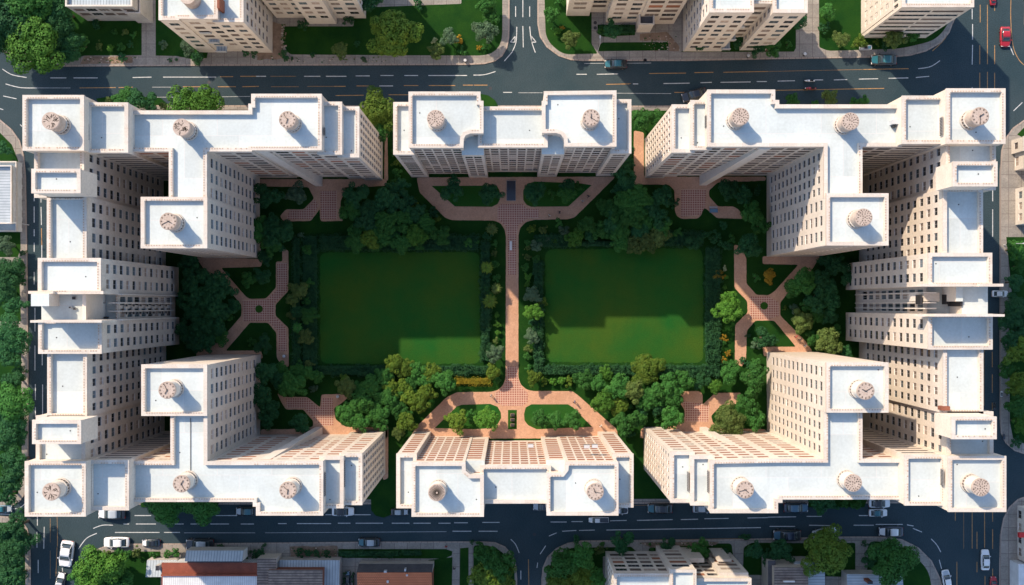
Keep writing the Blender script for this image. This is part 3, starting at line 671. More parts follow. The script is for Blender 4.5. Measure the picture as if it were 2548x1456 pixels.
# ---- east building
HWE = 39.3
c_(BE, 'corner_block', (2356, 221, 2501, 357), 41.5, S='ribbon')
c_(BE, 'roof_block', (2246, 239, 2350, 357), 39.3, S='ribbon')
c_(BE, 'main_range', [(1761, 224), (1928, 224), (1928, 250), (1938, 250), (1938, 261), (2243, 261), (2243, 364), (2145, 364), (2145, 492), (2051, 492), (2051, 364), (1761, 364)], 37, S='strip', W_='tower', E='tower')
c_(BE, 'end_range', (1719, 250, 1770, 372), 35.2, S='strip')
c_(BE, 'end_block', (1672, 261, 1728, 379), 34, S='strip', W_='pierred')
c_(BE, 'tower', (2057, 482, 2210, 610), 38.2, S='ribbon', W_='tower', E='tower')
c_(BE, 'corner_block', (2361, 1136, 2503, 1273), 41.5, N='ribbon')
c_(BE, 'roof_block', (2252, 1133, 2352, 1257), 39.3, N='ribbon')
c_(BE, 'main_range', [(1768, 1146), (1935, 1143), (2052, 1143), (2052, 1015), (2145, 1015), (2145, 1143), (2247, 1143), (2247, 1242), (1946, 1242), (1946, 1250), (1935, 1250), (1935, 1276), (1768, 1276)], 37, N='stripred', W_='tower', E='tower')
c_(BE, 'end_range', (1719, 1134, 1777, 1257), 35.2, N='stripred')
c_(BE, 'end_block', (1669, 1124, 1728, 1250), 34, N='stripred', W_='pierred')
c_(BE, 'tower', (2057, 903, 2210, 1026), 38.2, W_='tower', E='tower')
c_(BE, 'link_roof', (2355, 345, 2477, 472), HWE, W_='wing')
c_(BE, 'raised_block', (2372, 403, 2481, 463), HWE+6, z0=HWE-.4)
c_(BE, 'wing', (2348, 468.5, 2445, 640), HWE, W_='wing')
c_(BE, 'central_wing', (2311, 630, 2468, 712), HWE+.6, W_='wing')
c_(BE, 'central_recess', (2393, 709, 2458, 786), HWE-1.5, par=0)
c_(BE, 'terrace', (2304, 710, 2440, 785), 34, W_='bay', par=3, top=.8)
c_(BE, 'central_wing', (2311, 782, 2469, 869), HWE+.6, W_='wing')
c_(BE, 'wing', (2348, 862, 2446, 1028.5), HWE, W_='wing')
c_(BE, 'raised_block', (2369, 1038, 2479, 1092), HWE+6, z0=HWE-.4)
c_(BE, 'link_roof', (2358, 1025, 2471, 1150), HWE, W_='wing')
BE.finish()
BE.pbox('roof_beam', 2284, 782, 2326, 788, HWE-1.4, HWE+1.0, 'wall', 'coping'); BE.pbox('roof_beam', 2326, 782, 2500, 788, HWE-1.4, HWE+4.6, 'wall', 'coping')
BE.pbox('roof_beam', 2290, 706, 2420, 713, HWE-1, HWE+1.2, 'wall', 'coping')
BE.pbox('roof_beam', 2437, 706, 2497, 713, HWE-1, HWE+1.2, 'wall', 'coping')
BE.pbox('oriel', 2298, 728, 2338, 750, 28.5, 34.6, 'wall_pale', 'coping')
BE.pbox('stair_core', 2379, 712, 2396, 750, 32, HWE-.8, 'wall_pale', 'roof')
for i, (y0, y1) in enumerate(((711, 714), (727, 730), (752, 755), (766, 769), (781, 784))):
    BE.pbox('facade_fin', 2298, y0, 2330, y1, 2, 35, 'wall_pale')
b = MB()
for x, y in ((2391, 750), (2376, 745), (2310, 745)):
    p = W(x, y, HWE-1.5); b.box(p[0]-.15, p[1]-.8, 33, p[0]+.15, p[1]+.8, HWE-1.2 if x > 2380 else 35, 'metal_dark')
BE.part(b, 'roof_vent')
p = W(2391, 1025, HWE+6); b = MB(); b.box(p[0]-.7, p[1]-.35, HWE-.8, p[0]+.7, p[1]+.3, HWE+.6, 'brick_red'); BE.part(b, 'chimney')
buttress(BE, 1740, 1757, 430, 462, 35.5); buttress(BE, 1740, 1757, 1062, 1100, 35.5)
vent(BE, 2348, 312, 40.8, 45); vent(BE, 2350, 1190, 40.8, 40); vent(BE, 1758, 300, 36.6, 30); vent(BE, 1764, 1200, 36.6, 55); vent(BE, 1714, 1200, 34.9, 50)
for px, py, h, kd, ro in ((1845, 288, 37, 'dots', 0), (2120, 300, 37, 'dots', 0), (2444, 287, 41.5, 'clock', -1.6), (2153, 540, 38.2, 'dots', 0), (2158, 974, 38.2, 'clock', .5),
                          (1857, 1221, 37, 'clock', 3.4), (2127, 1204, 37, 'dots', 0), (2446, 1215, 41.5, 'dots', 0)):
    BE.turret(px, py, h, kd, ro)
b = MB(); p = W(2231, 302, 38)
b.box(p[0]-.5, p[1]-.35, 36.2, p[0]+.5, p[1]+.35, 37.6, 'metal_pale'); b.box(p[0]-.2, p[1]-.8, 36.2, p[0]+.2, p[1]-.35, 37.2, 'metal_dark'); BE.part(b, 'roof_plant')

# ---- north and south centre blocks
def centre(y0, sgn, lab, xs, ys, st):
    B = Building('apartment_block', 1274, y0, lab)
    fr = dict(S=st) if sgn < 0 else dict(N=st)
    for (part, poly, h) in xs: B.block(part, poly, h, **fr)
    B.finish(); return B
BN = Building('apartment_block', 1274, 420, 'cream apartment block above the courtyard centre, shaded window grid facing the dark pool')
BN.block('side_wing', (979.5, 255, 1030, 384), 30.5, S='grid', E=None, W_=None)
BN.block('front_block', [(1017.5, 229), (1194.5, 229), (1194.5, 252), (1202, 252), (1202, 331), (1170, 331), (1158, 336), (1153, 345), (1152, 367), (1017.5, 367)], 33.5, S='grid')
BN.block('recess_roof', (1149, 330, 1204, 386), 30.0, S='grid', par=0)
BN.block('link', (1190, 266, 1362, 366), 31.6, S='grid')
BN.block('recess_roof', (1348, 328, 1404, 384), 30.0, S='grid', par=0)
BN.block('front_block', [(1354, 228), (1533, 226), (1533, 364), (1405, 364), (1404, 345), (1396, 334), (1384, 330), (1349, 330), (1349, 252), (1354, 252)], 33.5, S='grid')
BN.block('side_wing', (1520, 248, 1570, 381), 30.5, S='grid')
BN.finish()
BN.turret(1083, 293, 33.5, 'dots'); BN.turret(1472, 291, 33.5, 'clock', -.6)
BSo = Building('apartment_block', 1274, 1140, 'cream apartment block below the courtyard centre, sunlit red louvred window grid and two round turrets')
BSo.block('side_wing', (987, 1130, 1036, 1264), 30.5, N='gridred')
BSo.block('front_block', [(1025, 1151), (1157, 1151), (1158, 1172), (1170, 1182), (1203, 1182), (1203, 1285), (1025, 1285)], 33.5, N='gridred')
BSo.block('recess_roof', (1150, 1146, 1206, 1186), 30.6, N='gridred', par=0)
BSo.block('link', (1195, 1159, 1370, 1252), 31.6, N='gridred')
BSo.block('recess_roof', (1359, 1145, 1412, 1184), 30.6, N='gridred', par=0)
BSo.block('front_block', [(1361, 1178), (1398, 1178), (1406, 1168), (1408, 1150), (1538, 1150), (1538, 1282), (1361, 1282)], 33.5, N='gridred')
BSo.block('side_wing', (1525, 1130, 1575.5, 1262), 30.5, N='gridred')
BSo.finish()
BSo.turret(1086, 1228, 33.5, 'radial'); BSo.turret(1482, 1226, 33.5, 'clock', -.2)
b = MB()
for B_, l in ((BSo, ((1320, 1112, 24), (1460, 1114, 27), (1480, 1113, 27.5))),):
    for x, y, z in l:
        p = W(x, y, z); b.box(p[0]-.5, p[1]-.1, z-.5, p[0]+.5, p[1]+.5, z+.3, 'metal_dark', top='metal_pale')
BSo.part(b, 'air_conditioner')

# ---- buildings across the streets
def simple(name, cx, cy, lab, wall, blocks, roof='roof', trim='coping', cat='building', depth=.2):
    B = Building(name, cx, cy, lab, cat, wall, roof, trim, depth)
    for a in blocks:
        part, poly, h, kw = a; B.block(part, poly, h, **kw)
    B.finish(); return B
def base_at(x0, y0, x1, y1, h):   # footprint surveyed on the ground -> outline seen at height h
    s = HC/(HC-h); return (CX+(x0-CX)*s, CY+(y0-CY)*s, CX+(x1-CX)*s, CY+(y1-CY)*s)
A1 = simple('low_rise_block', 260, -20, 'grey low block with seamed metal roof beside the trees, top left corner', 'wall_grey',
       [('main_block', (163, -120, 328, 15), 10, dict(S='strip', par=3, roof='sheet_roof', top=1.2, dent=False)), ('side_wing', base_at(345, -120, 381, 58, 7), 7, dict(S=None, par=3, roof='sheet_roof', dent=False))])
A2 = simple('apartment_tower', 560, 40, 'tall cream apartment tower with turret roof above the street, left of the yellow-green tree', 'wall_pale',
       [('front_block', [(395.5, -140), (541, -140), (541, 46), (445, 46), (445, 49), (395.5, 49)], 23, dict(S='old', E='old', par=9)), ('side_block', (530, -140, 605, 54), 22, dict(S='old', E='old'))])
b = MB(); b.cyl(0, 0, 0, 3, 1.5, 1.45, 'stone', 28); x, y = W(467, -10, 25); A2tur = b.build('roof_turret', A2.root, (x+A2.off[0], y+A2.off[1], 22.2))
A2.pbox('chimney', 540, -10, 546, 20, 20, 24.5, 'brick_red')
b = MB()
for z, y_ in ((14, 128), (9, 134), (4, 139)):
    p = W(566, y_, 0); b.box(p[0]-1.0, p[1]-.3, z-.3, p[0]+1.0, p[1]+2.5, z, 'sheet_roof'); b.box(p[0]-1.0, p[1]-.35, z, p[0]+1.0, p[1]-.25, z+.9, 'metal_pale')
A2.part(b, 'porch')
A3 = simple('apartment_row', 800, 0, 'stepped pale apartment row at the top edge, right of the tall tower', 'wall_pale',
       [('block', base_at(688, -120, 776, 45, 21), 21, dict(S='old')), ('block', base_at(770, -120, 838, 60, 22.5), 22.5, dict(S='old', E='old')), ('block', base_at(834, -120, 911, 46, 21.3), 21.3, dict(S='old', E='pier'))])
A4 = simple('apartment_row', 1460, -10, 'cream apartment house by the corner lawn, right of the top junction', 'wall',
       [('block', base_at(1409, -120, 1466, 40, 20), 20, dict(S='old', W_='old')), ('block', base_at(1462, -120, 1511, 31, 21), 21, dict(S='strip'))])
A5 = simple('apartment_block', 1590, 0, 'cream apartment block with projecting porch over the front terrace, top edge', 'wall',
       [('block', base_at(1507, -120, 1590, 57, 24), 24, dict(S='old', W_='pier')), ('block', base_at(1586, -120, 1676, 60, 23), 23, dict(S='strip')), ('porch', base_at(1582, 50, 1617, 81, 6), 6, dict(par=2, dent=False, roof='slate_roof'))])
A6 = simple('apartment_tower', 1800, 40, 'tall cream apartment tower with roof step notch at the top, left of the grey driveway', 'wall_pale',
       [('front_block', [(1766, -140), (1875, -140), (1875, 30), (1766, 30)], 27, dict(S='old', W_='old')), ('middle_block', (1868, -140, 1930, 8), 25.5, dict(S='old', par=6)), ('side_block', (1924, -140, 2009, 31), 26, dict(S='old', W_='old'))])
b = MB()
for z, y_ in ((15, 118), (8, 124), (3, 130)):
    p = W(1798, y_, 0); b.box(p[0]-.8, p[1]-.3, z-.3, p[0]+.8, p[1]+2.5, z, 'sheet_roof'); b.box(p[0]-.8, p[1]-.35, z, p[0]+.8, p[1]-.25, z+1, 'metal_pale')
A6.part(b, 'porch')
A7 = simple('apartment_block', 2260, 20, 'cream block with ribbed facade and sunlit side wall, top right beside the bend', 'wall',
       [('main_block', (2245, -140, 2423, 17), 21, dict(S='ribbon', W_='pier', par=8)), ('bay', base_at(2142, -140, 2190, 86, 17), 17, dict(S='ribbon', W_='tower'))])
A8 = simple('apartment_block', 1690, 1440, 'cream block with stepped roof and dark window bands, bottom edge right of the junction', 'wall_pale',
       [('main_block', (1528, 1428, 1680, 1700), 17, dict(N='strip', W_='pier', par=7)), ('middle_block', (1668, 1418, 1732, 1700), 18.5, dict(N='strip', par=7)), ('end_block', (1726, 1440, 1869, 1700), 16.2, dict(N='strip', par=7)), ('rear_block', (1790, 1425, 1862, 1460), 15.2, dict(N='strip', par=0, roof='coping'))])
A8.pbox('roof_hut', 1704, 1380, 1745, 1390, 0, 9, 'wall', 'coping', at=6); A8.pbox('roof_hut', 1778, 1382, 1812, 1388, 0, 9, 'wall', 'coping', at=6)
# left and right edge houses
A9 = simple('low_rise_block', 20, 490, 'white terraced house with striped metal roof at the left edge', 'wall_white',
       [('main_block', (-120, 412, 28, 556), 4.2, dict(E='old', par=2, roof='sheet_roof_y', dent=False)), ('balcony_wing', (-120, 402, 40, 575), 2.6, dict(E='old', N='old', par=2, dent=False))])
A10 = simple('town_house', 2540, 380, 'small house with curved cream parapet at the right edge, upper end', 'wall',
       [('main_block', base_at(2516, 350, 2640, 384, 5), 5, dict(W_='old', par=3, dent=False)), ('side_wing', base_at(2524, 382, 2640, 425, 4), 4, dict(W_='old', par=2, roof='slate_roof', dent=False))])
A11 = simple('town_house', 2540, 510, 'white house with tall windows above the right pavement', 'wall_pale',
       [('main_block', base_at(2526, 470, 2640, 560, 5), 5, dict(W_='tower', par=3, dent=False))])
A12 = simple('shop_building', 2545, 1320, 'narrow stone shop building with red sign at the right edge, lower end', 'wall_pale',
       [('main_block', base_at(2531, 1258, 2640, 1390, 4), 4, dict(W_='old', par=3, dent=False, roof='slate_roof'))])
A12.pbox('sign', 2536, 1326, 2556, 1338, 3.9, 4.5, 'red_sign')
A13 = simple('shed', 2540, 1430, 'white boarded flat-roofed shed at the bottom right edge', 'white_boards',
       [('main_block', base_at(2512, 1393, 2640, 1520, 3.5), 3.5, dict(par=0, roof='white_boards'))], cat='shed')

# lower edge houses with pitched and seamed roofs
def gable(mb, x0, y0, x1, y1, z0, z1, axis, m, wall):
    """pitched roof between eaves z0 and ridge z1 over a survey rectangle (at z0)"""
    a = W(x0, y1, z0); c = W(x1, y0, z0); X0, Y0, X1, Y1 = a[0], a[1], c[0], c[1]
    if axis == 'x':
        ym = (Y0+Y1)/2; r0 = (X0, ym, z1); r1 = (X1, ym, z1)
        mb.poly([(X0, Y0, z0), (X1, Y0, z0), r1, r0], m); mb.poly([(X1, Y1, z0), (X0, Y1, z0), r0, r1], m)
        mb.poly([(X0, Y1, z0), (X0, Y0, z0), r0], wall); mb.poly([(X1, Y0, z0), (X1, Y1, z0), r1], wall)
    else:
        xm = (X0+X1)/2; r0 = (xm, Y0, z1); r1 = (xm, Y1, z1)
        mb.poly([(X0, Y1, z0), (X0, Y0, z0), r0, r1], m); mb.poly([(X1, Y0, z0), (X1, Y1, z0), r1, r0], m)
        mb.poly([(X0, Y0, z0), (X1, Y0, z0), r0], wall); mb.poly([(X1, Y1, z0), (X0, Y1, z0), r1], wall)
def house(name, cx, cy, lab, parts, cat='house'):
    x, y = W(cx, cy); r = empty(name, x, y); tag(r, lab, cat); off = (-x, -y, 0)
    for p in parts:
        mb = MB(); k = p[0]
        if k == 'box':
            _, nm, x0, y0, x1, y1, z0, z1, wall, top = p; a = W(x0, y1, z1); c = W(x1, y0, z1); mb.box(a[0], a[1], z0, c[0], c[1], z1, wall, top)
        elif k == 'gable':
            _, nm, x0, y0, x1, y1, z0, z1, ax, rm, wall = p; gable(mb, x0, y0, x1, y1, z0, z1, ax, rm, wall)
        elif k == 'slope':   # mono-pitch: north edge z0, south edge z1
            _, nm, x0, y0, x1, y1, z0, z1, rm, wall = p; a = W(x0, y0, z0); c = W(x1, y0, z0); d = W(x1, y1, z1); e = W(x0, y1, z1)
            v = [(a[0], a[1], z0), (c[0], c[1], z0), (c[0], d[1], z1), (a[0], e[1], z1)]; u = [(q[0], q[1], 3.6 if nm == 'dormer' else 0) for q in v]
            mb.poly([v[3], v[2], v[1], v[0]], rm)
            for i in range(4):
                j = (i+1) % 4; mb.poly([u[j], u[i], v[i], v[j]], wall)
        elif k == 'win':
            _, nm, pts, m_ = p
            for (x0, y0, x1, y1, z0, z1) in pts:
                a = W(x0, y0, z1); c = W(x1, y1, z1); mb.box(min(a[0], c[0]), min(a[1], c[1]), z0, max(a[0], c[0]), max(a[1], c[1]), z1, m_)
        mb.build(nm, r, off)
    return r
house('workshop_house', 540, 1430, 'red-roofed house with grey glazed roof room, beside parked cars at the bottom edge', [
    ('box', 'wall', 402, 1400, 690, 1600, 0, 4.0, 'white_boards', 'red_roof'),
    ('slope', 'front_roof', 405, 1432, 640, 1600, 4.3, 4.6, 'white_boards', 'white_boards'),
    ('slope', 'side_roof', 366, 1394, 440, 1436, 2.6, 3.4, 'sheet_roof', 'wall_grey'),
    ('slope', 'dormer', 463, 1370, 606, 1397, 6.6, 7.4, 'sheet_roof', 'wall_grey'),
    ('win', 'window', [(466, 1398, 602, 1400, 4.4, 6.6)], 'glass'),
    ('box', 'chimney', 387, 1408, 395, 1420, 2, 4.6, 'wall_grey', 'metal_dark'),
    ('box', 'eaves', 400, 1430, 640, 1434, 3.9, 4.7, 'brick_red', 'red_roof')])
house('metal_roof_house', 750, 1430, 'house with slatted grey metal roof and brown boards, bottom edge right of the red roof', [
    ('slope', 'main_roof', 695, 1394, 845, 1600, 2.8, 4.6, 'sheet_roof', 'wall_grey'),
    ('slope', 'plank_roof', 668, 1418, 803, 1600, 5.0, 6.0, 'plank_roof', 'brick_red'),
    ('slope', 'side_roof', 640, 1390, 688, 1600, 4.4, 5.4, 'plank_roof', 'wall')])
house('tiled_house', 980, 1440, 'house with slate and orange tile roof beside the narrow path, bottom edge', [
    ('slope', 'slate_slope', 893, 1403, 1078, 1426, 2.6, 5.6, 'slate_roof', 'wall_grey'),
    ('slope', 'tile_slope', 888, 1425, 1074, 1640, 5.65, 2.0, 'tile_roof', 'brick_red'),
    ('win', 'skylight', [(962, 1445, 967, 1451, 4.8, 5.6), (1010, 1430, 1015, 1434, 5.0, 5.8), (1006, 1416, 1010, 1422, 4.2, 5.5), (955, 1421, 962, 1425, 4.8, 5.8)], 'metal_pale')])
house('plank_roof_shed', 1970, 1440, 'shed with weathered grey plank roof under the big tree, bottom edge', [
    ('box', 'wall', 1911, 1395, 1930, 1600, 0, 5.0, 'wall_grey', 'slate_roof'),
    ('slope', 'plank_roof', 1926, 1412, 2011, 1600, 6.5, 7.0, 'plank_roof', 'wall'),
    ('slope', 'metal_roof', 1975, 1397, 2052, 1600, 4.2, 5.0, 'sheet_roof_y', 'wall_grey'),
    ('win', 'window', [(1950, 1446, 1978, 1449, 4, 7.3)], 'frame_white')], 'shed')
house('garage', 2170, 1450, 'garage with dark corrugated roof below the conifer, bottom edge', [
    ('slope', 'roof', 2107, 1429, 2246, 1600, 3.4, 5.2, 'sheet_roof_y', 'wall_grey'), ('box', 'chimney', 2160, 1447, 2172, 1453, 3, 6.0, 'brick_red', 'metal_dark')], 'garage')
# ------------------------------------------------------------------ vegetation
def leaves_mesh(name, centers, radii, n, size, m, seed, squash=.8, extra=None):
    """leaf quads scattered through the shells of many clumps"""
    g = np.random.default_rng(seed); centers = np.array(centers, float); radii = np.array(radii, float)
    pr = radii**2; pr /= pr.sum(); idx = g.choice(len(centers), n, p=pr)
    d = g.normal(size=(n, 3)); d[:, 2] = np.abs(d[:, 2])*.9-.25; d /= np.linalg.norm(d, axis=1)[:, None]
    rr = radii[idx]*(1-.45*g.random(n)**2); c = centers[idx]+d*rr[:, None]*np.array([1, 1, squash])
    nv = d*1.5+g.normal(size=(n, 3))*.45+np.array([0, 0, .25]); nv /= np.linalg.norm(nv, axis=1)[:, None]
    t = np.cross(nv, g.normal(size=(n, 3))); t /= np.linalg.norm(t, axis=1)[:, None]; u = np.cross(nv, t)
    s = size*(.6+.8*g.random(n))[:, None]
    v = np.stack([c-t*s*.5, c+u*s*.32-nv*s*.05, c+t*s*.5, c-u*s*.32-nv*s*.05], 1).reshape(-1, 3)
    me = bpy.data.meshes.new(name); me.vertices.add(n*4); me.vertices.foreach_set('co', v.ravel().astype(np.float32))
    me.loops.add(n*4); me.loops.foreach_set('vertex_index', np.arange(n*4, dtype=np.int32))
    me.polygons.add(n); me.polygons.foreach_set('loop_start', np.arange(0, n*4, 4, dtype=np.int32)); me.polygons.foreach_set('loop_total', np.full(n, 4, np.int32))
    me.materials.append(MATS[m]); me.update(calc_edges=True); me.validate(); return me
def clumps(R, n, seed, flat=.75, irregular=.62):
    r = random.Random(seed); cs = []; rs = []
    k = 0
    el = 1+r.uniform(-.12, .12)
    while len(cs) < n and k < 900:
        k += 1; a = r.uniform(0, 6.283); u = r.random()**.6; rho = R*.72*u*(1+irregular*.35*math.sin(3*a+seed)+irregular*.3*math.sin(5*a+seed*2))
        x, y = rho*math.cos(a)*el*(1+.18*math.sin(seed+k)), rho*math.sin(a)/el*(1+.18*math.cos(seed*3+k)); z = R*flat*(math.sqrt(max(0, 1-(u*.8)**2))-.35)+r.uniform(-.15, .1)*R
        cr = R*r.uniform(.17, .32)
        if any((x-p[0])**2+(y-p[1])**2+(z-p[2])**2 < (.2*R)**2 for p in cs): continue
        cs.append((x, y, z)); rs.append(cr)
    return cs, rs
TREE = {}
def tree_meshes(cls, tone, var):
    key = (cls, tone, var)
    if key in TREE: return TREE[key]
    R, n, nl, ls, th = {'big': (4.0, 46, 11000, .34, 3.2), 'mid': (2.1, 30, 4200, .24, 2.4), 'small': (1.0, 14, 1100, .17, .35)}[cls]
    seed = var*31+ord(tone)*7+len(cls); cs, rs = clumps(R, n, seed)
    cs = [(x, y, z+th+R*.35) for x, y, z in cs]
    lm = leaves_mesh('crown', cs, rs, nl, ls, 'leaf_'+tone, seed)
    t = MB(); r = random.Random(seed); tr = R*.07
    t.cyl(0, 0, -.1, th+R*.3, tr*1.5, tr*.9, 'bark', 8)
    for k in range(7 if cls != 'small' else 5):
        a = 6.283*k/7+r.uniform(-.3, .3); c = cs[r.randrange(len(cs))]; t.tube((0, 0, th*r.uniform(.6, 1)), (c[0], c[1], c[2]), tr*.55, 'bark', 5, tr*.15)
    TREE[key] = (lm, t.mesh('trunk')); return TREE[key]
def palm_meshes(tone, var):
    key = ('palm', tone, var)
    if key in TREE: return TREE[key]
    b = MB(); r = random.Random(var)
    for k in range(20):
        a = 6.283*k/20+r.uniform(-.12, .12); L = r.uniform(1.0, 1.3); up = r.uniform(.15, .7)
        pts = [Vector((math.cos(a)*L*t, math.sin(a)*L*t, 2.6+up*math.sin(t*2.4)-.5*t*t)) for t in (0, .25, .5, .75, 1)]
        sd_ = Vector((-math.sin(a), math.cos(a), 0)); w = [.03, .14, .17, .12, .02]
        for i in range(4):
            for sgn in (1, -1): b.poly([pts[i], pts[i]+sd_*w[i]*sgn-Vector((0, 0, .05)), pts[i+1]+sd_*w[i+1]*sgn-Vector((0, 0, .05)), pts[i+1]], 'leaf_'+tone)
    t = MB(); t.cyl(0, 0, -.1, 2.65, .13, .10, 'bark', 8)
    TREE[key] = (b.mesh('fronds'), t.mesh('trunk')); return TREE[key]
